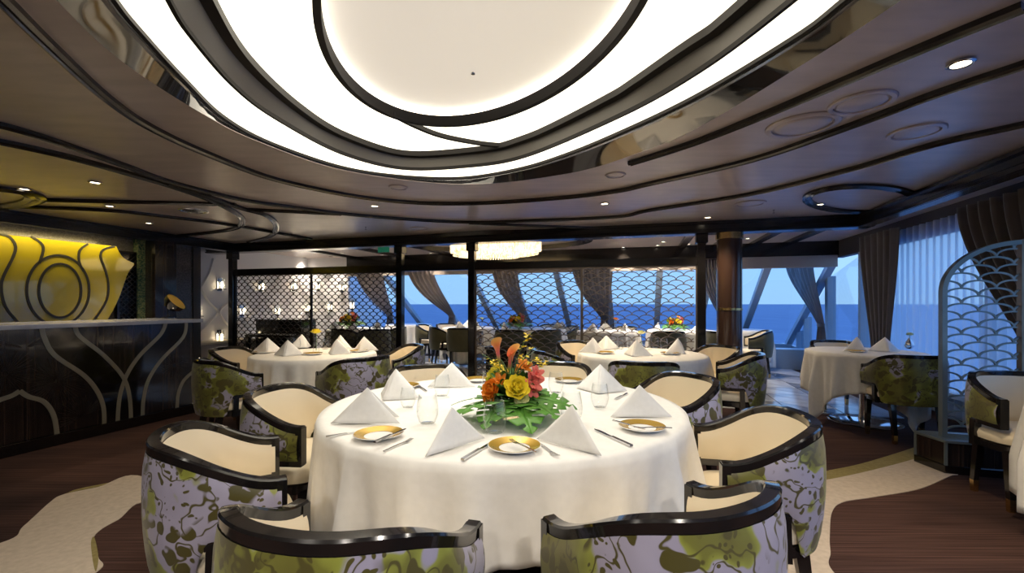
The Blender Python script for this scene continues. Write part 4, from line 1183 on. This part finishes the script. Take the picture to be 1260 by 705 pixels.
# light cove along the top of the panel
la = bpy.data.lights.new('cove_lamp', 'AREA'); la.shape = 'RECTANGLE'; la.size = 1.9; la.size_y = .05; la.energy = 3.8; la.color = (1.0, .82, .35)
lo = bpy.data.objects.new('cove_lamp', la); COL.objects.link(lo); p = am(40, 284, .12); lo.location = (p.x, p.y, 2.12)
lo.rotation_euler = (Matrix(((V.x, -U.x * .96, U.x * .28), (V.y, -U.y * .96, U.y * .28), (0, .28, .96))).to_euler()); lo.parent = barbeam; lo.matrix_parent_inverse = barbeam.matrix_world.inverted()
# pillars beside the panel, black mesh strip
def pillar(px0, px1, u, depth, name, label, m, z1=ZC - .15):
    a, b = on_line(px0, W(u, 0), V), on_line(px1, W(u, 0), V); v0, v1 = a.dot(V), b.dot(V)
    o = ubox(u - depth, u, v0, v1, 0, z1).build(name, m, None, 0); return tag(o, label, 'pillar')
pillar(170, 189, UL + .10, .10, 'mosaic_pillar', 'green gold mosaic pillar beside the amber panel', M['mosaic_green'])
pillar(191, 217, UL + .30, .30, 'glossy_pillar', 'glossy dark wood pillar at the end of the bar wall', M['macassar'])
mb = MB(); x0 = on_line(145, W(UL + .06, 0), V).dot(V); x1 = on_line(168, W(UL + .06, 0), V).dot(V)
t = thing('wine_grille', 'black diamond grille between amber panel and mosaic pillar', 'grille', W(UL + .06, (x0 + x1) / 2, 0), pi / 2 - TH)
ww = (x1 - x0); mb = MB()
for k in range(-14, 30):
    for sg in (-1, 1):
        za = .9 + k * .075; zb_ = za + sg * ww
        if min(za, zb_) > .85 and max(za, zb_) < 2.0: mb.bar((-ww / 2, 0, za), (ww / 2, 0, zb_), .008, .01)
mb.build('wires', M['dark_metal'], t, 0)
mb = MB()
for x in (-ww / 2, ww / 2): mb.box((x, 0, 1.0), (.03, .03, 2.0))
mb.box((0, 0, 2.0), (ww, .03, .03)); mb.box((0, .04, 1.0), (ww, .02, 2.0)); mb.build('frame', M['bar_black'], t, 0)
# bar lamp: black bowl with a gold inside on a stem
p = on_plane(207, 370, bp0 + Vector((-bd.y, bd.x, 0)) * .45, bn)
t = thing('bar_lamp', 'small black cone lamp with glowing gold inside on the bar', 'lamp', (p.x, p.y, 1.081))
mb = MB(); mb.lathe([(0, 0), (.06, 0), (.06, .012), (.012, .02), (.009, .03), (.009, .10), (0, .10)], 20); mb.build('stand', M['bar_black'], t, 40)
mb = MB(); mb.lathe([(.012, -.01), (.06, .02), (.105, .07), (.12, .12), (.122, .12), (.112, .07), (.066, .014), (.0, -.018)], 28, caps=False)
sh = mb.build('shade', M['bar_black'], t, 50); sh.location = (0, 0, .12); sh.rotation_euler = (radians(-8), radians(48), 0)
mb = MB(); mb.lathe([(0, .0), (.055, .022), (.100, .07), (.115, .118)], 28); g = mb.build('gold_inside', M['lamp_gold'], sh, 50)
mb = MB(); mb.lathe([(0, .03), (.02, .035), (.026, .05), (.018, .07), (0, .076)], 14); mb.build('bulb', M['lens'], sh, 50)

# ================================================================== CURTAINS
def curtain(name, label, top0, top1, tie, zt, ztie, m, folds=7, amp=.035, tail=None, tie_w=.13, bulge=0.0, group='tied curtains', band=True, side=None, nv=28):
    """hangs from top0-top1 (world points), gathered at tie, loose tail below"""
    t = thing(name, label, 'curtain', (tie[0], tie[1], 0), 0, group)
    o0 = Vector((tie[0], tie[1], 0)); top0 = Vector(top0); top1 = Vector(top1); tie = Vector(tie)
    d = (top1 - top0); d.z = 0; dn = d.normalized(); nrm = Vector((-dn.y, dn.x, 0))
    zb = tail if tail is not None else ztie
    def fn(a, b):
        tp = top0.lerp(top1, a); tp.z = zt
        tq = tie + dn * ((a - .5) * tie_w); tq.z = ztie
        w = smoothstep(b) * .55 + b * b * .45
        p = tp.lerp(tq, w); p.z = zt + (ztie - zt) * b - bulge * sin(pi * b) * (1 - a if bulge > 0 else a)
        am_ = amp * (1 - .55 * b)
        return p + nrm * (am_ * cos(2 * pi * folds * a + .5 * sin(7 * a))) - o0
    mb = MB(); mb.grid(fn, folds * 8, nv); mb.build('drape', m, t, 80, .004)
    if tail is not None:
        def fn2(a, b):
            tq = tie + dn * ((a - .5) * (tie_w * (1 + .9 * b))); tq.z = ztie + (tail - ztie) * b
            return tq + nrm * (amp * (.45 + .6 * b) * cos(2 * pi * folds * a + .5 * sin(7 * a))) - o0
        mb = MB(); mb.grid(fn2, folds * 8, 8); mb.build('tail', m, t, 80, .004)
    if band:
        mb = MB(); q = tie - o0
        mb.sweep([Vector((q.x, q.y, ztie)) + dn * (cos(2 * pi * k / 20) * (tie_w * .58)) + nrm * (sin(2 * pi * k / 20) * (amp * .75 + .012)) for k in range(20)], [(-.003, -.03), (.003, -.03), (.003, .03), (-.003, .03)], closed=True)
        mb.build('tieback', m, t, 40)
    return t
def frontpt(px, z, inset): return W(on_plane(px, PY0 - F * (z - EYE) / 9.4, W(0, VT, ZT), RN).dot(U), VT - inset, z)
def rk_pt(px, py, inset=.16): return on_plane(px, py, W(0, VT - inset, ZT), RN)
for a, b, tp, m, lb in ((436, 470, (480, 389), 'curtain_taupe', 'taupe curtain tied back behind the fine lattice'), (500, 532, (556, 389), 'curtain_taupe', 'taupe curtain tied back beside the open passage'),
                     (604, 636, (643, 391), 'curtain_taupe', 'taupe curtain tied back behind the bronze lattice above the flowers'), (703, 754, (744, 392), 'curtain_grey', 'grey curtain tied back where the two bronze lattices meet'),
                     (862, 884, (890, 390), 'curtain_grey', 'dark curtain tied back behind the round column')):
    a0 = on_plane(a, 334, W(0, VT - .1, 0), V); b0 = on_plane(b, 334, W(0, VT - .1, 0), V); q = rk_pt(*tp)
    curtain('tied_curtain', lb, a0, b0, q, 2.08, q.z, M[m], 6, .045, q.z - .42, .16, bulge=.10)
# side curtains by the right window
vk = lambda px, u: on_line(px, W(u, 0), V)
ku = UR - .22
q = vk(1010, ku); q2 = vk(970, ku)
curtain('tied_curtain', 'dark curtain tied back beside the window table chair', vk(967, ku), vk(997, ku), q, 2.18, at_y(1010, 400, q.y).z, M['curtain_grey'], 6, .045, .22, .22, 0.0)
curtain('straight_curtain', 'dark curtain hanging straight beside the sheer curtain', vk(1058, ku), vk(1103, ku), vk(1082, ku), 2.21, .6, M['curtain_grey'], 6, .035, .06, .42, 0.0, 'side curtains', False)
curtain('straight_curtain', 'wide dark curtain behind the arched screen', vk(1178, ku), vk(1420, ku), vk(1330, ku), 2.21, .75, M['curtain_grey'], 12, .045, .06, .85, 0.0, 'side curtains', False)
a0, b0 = vk(1085, UR - .08), vk(1300, UR - .08)
mb = MB(); Ls = (b0 - a0).length
mb.grid(lambda a, b: a0.lerp(b0, a) + U * (.028 * cos(2 * pi * 22 * a + sin(9 * a)) * (1 + .3 * b)) + Vector((0, 0, 2.2 - 2.15 * b)), 220, 10)
tag(mb.build('sheer_curtain', M['sheer_voile'], None, 80), 'white sheer curtain across the window beside the small table', 'curtain')
# ================================================================== FAR ROOM
def far_table(px, y, R, lb, cl, seed):
    c = ((px - PX0) / F * y, y); make_table('dining_table', lb, c, R, .5, cl, rot=radians(seed * 17), seed=seed, corner=.92, group='far dining tables'); return c
FT = [far_table(440, 9.0, .58, 'far dining table behind the fine lattice near the wall lights', 'white cloth on the far table behind the fine lattice', 21),
      far_table(503, 11.0, .55, 'far dining table beyond the post of the open passage', 'white cloth on the far table beyond the open passage post', 22),
      far_table(578, 9.5, .56, 'far dining table seen through the open passage', 'white cloth on the far table in the open passage', 23),
      far_table(655, 9.0, .66, 'far dining table with a red flower arrangement behind the bronze lattice', 'white cloth on the far table with the red flowers', 24),
      far_table(748, 8.3, .56, 'far dining table behind the joint of the bronze lattices', 'white cloth on the far table behind the joint of the lattices', 25),
      far_table(838, 8.4, .62, 'far dining table with a dark leafy arrangement', 'white cloth on the far table with the dark leafy arrangement', 26),
      far_table(915, 8.65, .46, 'far dining table hidden behind the round column', 'white cloth on the far table behind the round column', 27)]
GF = 'olive tub chairs in the far room'
def fch(px, y, back, lb, proto=chair1): return place(proto, (px - PX0) / F * y, y, back, lb, GF)
fch(524, 9.9, 165, 'olive tub chair standing edge-on past the open passage')
fch(541, 8.95, 200, 'olive tub chair showing its right side in the open passage')
fch(568, 8.55, -95, 'olive tub chair with its back to the black post in the passage')
fch(551, 10.3, 120, 'olive tub chair at the window side of the passage table')
fch(628, 7.95, -100, 'olive tub chair behind the bronze lattice with its back to the calla lilies')
fch(672, 8.0, -70, 'olive tub chair behind the bronze lattice beside the red flowers')
fch(700, 9.3, 15, 'olive tub chair at the red flower table by the window')
fch(676, 9.9, 60, 'olive tub chair on the window side of the red flower table')
fch(768, 9.0, 40, 'olive tub chair at the window behind the lattice joint table')
fch(822, 7.55, -100, 'olive tub chair behind the bronze lattice near its end post')
fch(461, 8.1, -60, 'olive tub chair behind the fine lattice with its back to the passage')
fch(486, 8.8, -10, 'olive tub chair behind the fine lattice beside the passage post')
fch(425, 8.2, -120, 'olive tub chair behind the fine lattice near the piano')
fch(884, 7.5, 190, 'olive tub chair partly behind the round column')
fch(934, 7.7, -20, 'olive tub chair past the round column facing the window', chair1)
GN4 = 'napkins in the far room'
for k, (px, y, dx, dy) in enumerate([(440, 9.0, -.35, -.3), (440, 9.0, .1, -.45), (440, 9.0, .45, -.1), (578, 9.5, -.2, -.35), (578, 9.5, .15, -.3), (578, 9.5, -.05, .2), (655, 9.0, -.55, -.2), (655, 9.0, .5, -.2), (655, 9.0, .6, .15), (655, 9.0, -.35, .4),
                                     (748, 8.3, -.3, -.2), (748, 8.3, .3, -.15), (748, 8.3, 0, .25), (838, 8.4, -.45, .0), (838, 8.4, .15, -.4), (838, 8.4, .45, .1)]):
    napkin((px - PX0) / F * y + dx, y + dy, ZS, k * 1.3, {440: 'white pyramid napkin on the far table behind the fine lattice', 578: 'white pyramid napkin on the far table in the open passage', 655: 'white pyramid napkin on the far red flower table',
           748: 'white pyramid napkin on the far table behind the lattice joint', 838: 'white pyramid napkin on the far leafy arrangement table'}[px], GN4)
def tpos(i, dx=0, dy=0): return (FT[i][0] + dx, FT[i][1] + dy, ZS + .001)
arrangement('flower_arrangement', 'far flower arrangement of red blooms behind the bronze lattice', tpos(3, -.32, 0), 1.25, False, None, 9)
arrangement('flower_arrangement', 'far dark leafy flower arrangement near the end post', tpos(5, -.08, .1), 1.1, False, None, 10)
arrangement('flower_arrangement', 'far flower arrangement behind the fine lattice', tpos(0, -.2, .1), 1.35, False, None, 11)
bud(Vector(tpos(2, .25, .1)), M['petal_cream'], 'bud vase on the far table in the open passage', 1.1)
bud(Vector(tpos(4, .12, -.1)), M['petal_orange'], 'bud vase with an orange bloom on the far table behind the lattice joint', 1.3)
# piano
p = at_y(352, 420, 8.9)
t = thing('piano', 'black lacquered upright piano behind the fine lattice', 'piano', (p.x, p.y, 0), -TH)
mb = MB(); mb.box((0, .0, .48), (1.08, .42, .88)); mb.build('case', M['lacquer'], t, 0, bevel=.01)
mb = MB(); mb.box((0, 0, .935), (1.12, .46, .03)); mb.build('lid', M['lacquer'], t, 0, bevel=.006)
mb = MB(); mb.box((0, -.33, .64), (1.10, .26, .05)); mb.build('keyboard_shelf', M['lacquer'], t, 0, bevel=.006)
for x in (-.5, .5):
    mb = MB(); mb.add(*taper((x, -.42, .62), (x, -.42, 0), .06, .045)); mb.build('leg', M['lacquer'], t, 0)
mb = MB(); mb.box((0, -.36, .672), (.98, .15, .014)); mb.build('keys', M['porcelain'], t, 0)
mb = MB(); mb.box((0, 0, .02), (1.1, .44, .04)); mb.build('base', M['lacquer'], t, 0)
# low cabinet against the padded wall
p = on_line(252, W(UL2 + .22, 0), V)
p = W(UL2 + .22, 6.55, 0)
t = thing('low_cabinet', 'low pale cabinet with beige top under the wall lights', 'cabinet', p, pi / 2 - TH)
mb = MB(); mb.box((0, 0, .30), (1.2, .36, .46)); mb.build('body', M['soffit_cream'], t, 0, bevel=.005)
mb = MB(); mb.box((0, 0, .55), (1.26, .40, .04)); mb.build('top', M['cream_leather'], t, 0, bevel=.005)
mb = MB(); mb.box((0, 0, .035), (1.16, .32, .07)); mb.build('plinth', M['bar_black'], t, 0)
for x in (-.3, .3):
    mb = MB(); mb.box((x, -.186, .30), (.54, .014, .42)); dd = mb.build('door', M['soffit_cream'], t, 0, bevel=.003)
    mb = MB(); mb.box((x + .2, -.198, .34), (.012, .012, .1)); mb.build('handle', M['brass'], dd, 0)
# wine cooler stand beside the post
p = fl(586, 470); p.z = 0
t = thing('wine_cooler', 'chrome wine cooler on a slim stand beside the black post', 'wine cooler', p)
mb = MB(); mb.lathe([(0, .60), (.075, .60), (.085, .62), (.105, .80), (.112, .81), (.108, .815), (.10, .80), (.08, .63), (0, .615)], 24); mb.build('bucket', M['chrome'], t, 50)
mb = MB(); mb.sweep([(.118 * cos(2 * pi * k / 24), .118 * sin(2 * pi * k / 24), .76) for k in range(24)], [(-.005, -.005), (.005, -.005), (.005, .005), (-.005, .005)], closed=True)
mb.sweep([(.118 * cos(2 * pi * k / 24), .118 * sin(2 * pi * k / 24), .58) for k in range(24)], [(-.005, -.005), (.005, -.005), (.005, .005), (-.005, .005)], closed=True); mb.build('ring', M['chrome'], t, 40)
for k in range(3):
    a = 2 * pi * k / 3 + .5; mb = MB(); mb.tube([(.118 * cos(a), .118 * sin(a), .80), (.118 * cos(a), .118 * sin(a), .3), (.15 * cos(a), .15 * sin(a), 0)], .007, 6); mb.build('leg', M['chrome'], t, 50)
# side station behind it
p = fl(603, 466); t = thing('service_station', 'small dark service cabinet with brown top behind the bronze lattice', 'cabinet', W(p.dot(U) + .26, VP + .42, 0), -TH)
mb = MB(); mb.box((0, 0, .28), (.42, .4, .50)); mb.build('body', M['macassar'], t, 0, bevel=.004)
mb = MB(); mb.box((0, 0, .55), (.46, .44, .035)); mb.build('top', M['column_lacquer'], t, 0, bevel=.004)
mb = MB(); mb.box((0, -.205, .28), (.38, .012, .44)); d_ = mb.build('door', M['macassar'], t, 0); mb = MB(); mb.box((.15, -.216, .32), (.01, .012, .09)); mb.build('handle', M['brass'], d_, 0)
# ---- wall lights
def make_sconce():
    t = thing('wall_sconce', 'x', 'wall light')
    mb = MB(); mb.box((.008, 0, 0), (.016, .10, .26)); mb.build('back_plate', M['chrome'], t, 0, bevel=.003)
    mb = MB(); mb.box((.075, 0, -.09), (.12, .09, .012)); mb.box((.03, 0, -.10), (.05, .03, .03)); mb.build('bracket', M['dark_metal'], t, 0)
    mb = MB(); mb.lathe([(.045, -.08), (.045, .12), (.042, .12), (.042, -.08)], 16, (.075, 0, 0), caps=False); mb.build('glass_shade', M['glass'], t, 50)
    mb = MB(); mb.lathe([(0, -.075), (.014, -.07), (.022, -.02), (.020, .02), (.010, .05), (0, .055)], 14, (.075, 0, 0)); mb.build('bulb', M['bulb'], t, 50)
    return t
sc0 = make_sconce(); freeze(sc0); first = True
for k, (px, py) in enumerate([(269.5, 350), (241, 383), (269, 414), (297, 382), (320, 352), (340, 382), (360, 352), (377, 379), (392, 352), (407, 377), (421, 353), (434, 375)]):
    side = px < 385
    q = on_plane(px, py, W(UL2 + .005, 0, 0), U) if side else on_plane(px, py, W(0, VT - .005, 0), V)
    lb = ['wall light nearest the black post on the padded wall, upper row', 'wall light beside the bar end on the padded wall', 'lowest wall light on the padded wall by the cabinet'][k] if k < 3 else ('upper row' if py < 365 else 'lower row') + ' wall light seen through the fine lattice'
    if first: first = False; o = sc0; o.location = q; o.rotation_euler = (0, 0, -TH); o['label'] = lb; o['group'] = 'wall lights on the padded wall'
    else: o = dup(sc0, q, -TH if side else -TH - pi / 2, lb, 'wall lights on the padded wall')
# ---- chandelier
t = thing('chandelier', 'oval crystal chandelier glowing warm over the far room', 'chandelier', chc + Vector((0, 0, ZC)), -TH)
mb = MB(); mb.lathe([(0, -.03), (.80, -.03), (.82, -.015), (.82, 0), (0, 0)], 48, sy=.55); mb.build('ceiling_plate', M['brass'], t, 40)
mb = MB(); rc = random.Random(2)
for ring, (rx, z0, z1) in enumerate(((.81, -.03, -.20), (.76, -.03, -.25), (.66, -.05, -.29), (.55, -.06, -.30), (.40, -.06, -.305), (.22, -.06, -.31))):
    n = int(96 * rx / .81) + 8
    for k in range(n):
        a = 2 * pi * k / n + ring; x, y = rx * cos(a), rx * .55 * sin(a); z = z0
        while z > z1 - .002:
            r = .013; c = Vector((x, y, z)); pts = [c + Vector(d) * r for d in ((1, 0, 0), (0, 1, 0), (-1, 0, 0), (0, -1, 0), (0, 0, 1.1), (0, 0, -1.1))]
            mb.add(pts, [(0, 1, 4), (1, 2, 4), (2, 3, 4), (3, 0, 4), (1, 0, 5), (2, 1, 5), (3, 2, 5), (0, 3, 5)]); z -= .027
o = mb.build('crystal_strands', M['crystal'], t, 0); o['kind'] = 'stuff'
# ---- exit sign on the beam
p = on_plane(472, 308.5, W(0, VP - .16, 0), V)
t = thing('exit_sign', 'small green exit sign hanging under the black beam', 'sign', (p.x, p.y, 2.19), -TH)
mb = MB(); mb.box((0, 0, -.065), (.20, .025, .085)); mb.build('panel', M['exit_green'], t, 0, bevel=.003)
mb = MB()
for x in (-.06, .06): mb.box((x, 0, -.012), (.008, .008, .026))
mb.build('hanger', M['dark_metal'], t, 0)

# ================================================================== CEILING FITTINGS
def make_down():
    t = thing('downlight', 'x', 'downlight')
    mb = MB(); mb.lathe([(.036, -.001), (.05, -.003), (.052, -.008), (.046, -.012), (.036, -.010), (.034, .004), (.036, -.001)], 24, caps=False); mb.build('bezel', M['steel'], t, 40)
    mb = MB(); mb.lathe([(0, -.004), (.035, -.004), (.035, -.002), (0, -.002)], 20); mb.build('lens', M['lens'], t, 0)
    return t
dl0 = make_down(); freeze(dl0)
DL = [(1182, 77, 'downlight in the blue lit ceiling above the two round vents', 26), (1009, 251, 'downlight at the edge of the oval ceiling ring', 10), (871, 267, 'downlight in front of the round column', 30), (744, 250, 'downlight between the ceiling curves over the pale bud vase table', 45),
      (461, 253, 'downlight between the ceiling curves over the yellow rose table', 45), (491, 291, 'downlight in front of the beam at the open passage', 18), (559, 287.5, 'downlight in front of the beam before the chandelier', 18), (568, 290.5, 'small downlight touching the beam before the chandelier', 8),
      (117, 224, 'downlight over the bar between the dark curves', 14), (30, 232, 'downlight over the bar beside the dark circle', 14), (135, 253, 'downlight over the bar inside the long ceiling strip', 20), (183, 274, 'downlight over the end of the bar', 20)]
FARDL = [(394, 311), (422, 311), (375, 317), (407, 318.5), (470, 316), (530, 316), (548, 308), (816, 297), (809, 306), (847, 309), (920, 293), (767, 304)]
def lamp(parent, w, ang=95, col=(1.0, .80, .55), size=.06):
    l = bpy.data.lights.new('lamp', 'SPOT'); l.energy = w * SPOT_SCALE; l.spot_size = radians(ang); l.spot_blend = .8; l.color = col; l.shadow_soft_size = size
    o = bpy.data.objects.new('lamp', l); COL.objects.link(o); o.parent = parent; o.location = (0, 0, -.02); return o
first = True
for px, py, lb, w in DL:
    q = at_z(px, py, ZC - .002)
    if first: first = False; o = dl0; o.location = q; o['label'] = lb; o['group'] = 'ceiling downlights'
    else: o = dup(dl0, q, 0, lb, 'ceiling downlights')
    lamp(o, w)
for k, (px, py) in enumerate(FARDL):
    q = at_z(px, py, ZC - .002)
    if q.dot(V) > VT - .1: q = q * ((VT - .3) / q.dot(V)); q.z = ZC - .002
    o = dup(dl0, q, 0, 'small downlight in the far room ceiling ' + ('above the fine lattice' if px < 480 else 'beside the chandelier' if px < 700 else 'towards the round column'), 'far ceiling downlights')
    lamp(o, 28, 95, (1.0, .86, .68))
for (x, y) in ((-1.5, -.55), (-.5, -1.2), (2.1, .3), (.8, -.6)):  # added out of view to light the near chairs and cloth front
    q = Vector((x, y, ZC - .002)); o = dup(dl0, q, 0, 'unseen downlight added behind the near chairs to brighten them', 'unseen downlights added to brighten the near chairs'); lamp(o, 20 if x > 1.5 else 38, 150, (1.0, .91, .80))
# pin spot in the luminous ceiling, its lamp added to brighten the table
q = at_z(582, 90, Z3 + .09)
t = thing('pin_spot', 'tiny pin spot in the bright centre of the luminous ceiling with an added lamp', 'downlight', q)
mb = MB(); mb.lathe([(0, -.006), (.012, -.006), (.014, 0), (0, .002)], 16); mb.build('bezel', M['steel'], t, 40)
pin = lamp(t, 30, 110, (1.0, .95, .86), .22)
# round vents and speakers
def grille(px, py, r, lb, m=M['ceiling_suede']):
    t = thing('ceiling_vent', lb, 'vent', at_z(px, py, ZC), 0, 'round ceiling vents')
    mb = MB(); mb.lathe([(r * .80, .0), (r, 0), (r, -.006), (r * .96, -.012), (r * .82, -.012), (r * .80, -.004)], 40, caps=False); mb.build('rim', m, t, 40)
    mb = MB(); mb.lathe([(0, -.012), (r * .55, -.012), (r * .72, -.008), (r * .76, .0), (0, .0)], 40); mb.build('disc', m, t, 40)
grille(1060, 126, .155, 'round ceiling vent with a raised rim nearest the first dark curve'); grille(987, 154, .20, 'large round ceiling vent beside the raised rim vent'); grille(1127, 162, .15, 'round ceiling vent between the second and third dark curves')
grille(923, 250, .16, 'faint round ceiling vent near the partition beam'); grille(757, 215, .09, 'small round ceiling vent close to the luminous oval'); grille(516, 281, .14, 'faint round ceiling vent over the open passage'); grille(490, 230, .09, 'faint small ceiling vent below the luminous oval')
grille(238, 259, .15, 'round ceiling vent beside the bright curl of dark moulding', M['steel'])
for px, py, lb in ((952, 258, 'tiny sprinkler head on the blue lit ceiling'), (450, 279, 'tiny sprinkler head near the beam over the yellow rose table')):
    t = thing('sprinkler', lb, 'sprinkler', at_z(px, py, ZC))
    mb = MB(); mb.lathe([(.012, 0), (.012, -.01), (.006, -.012), (.006, -.035), (.016, -.037), (.016, -.04), (0, -.04)], 12); mb.build('head', M['steel'], t, 40)
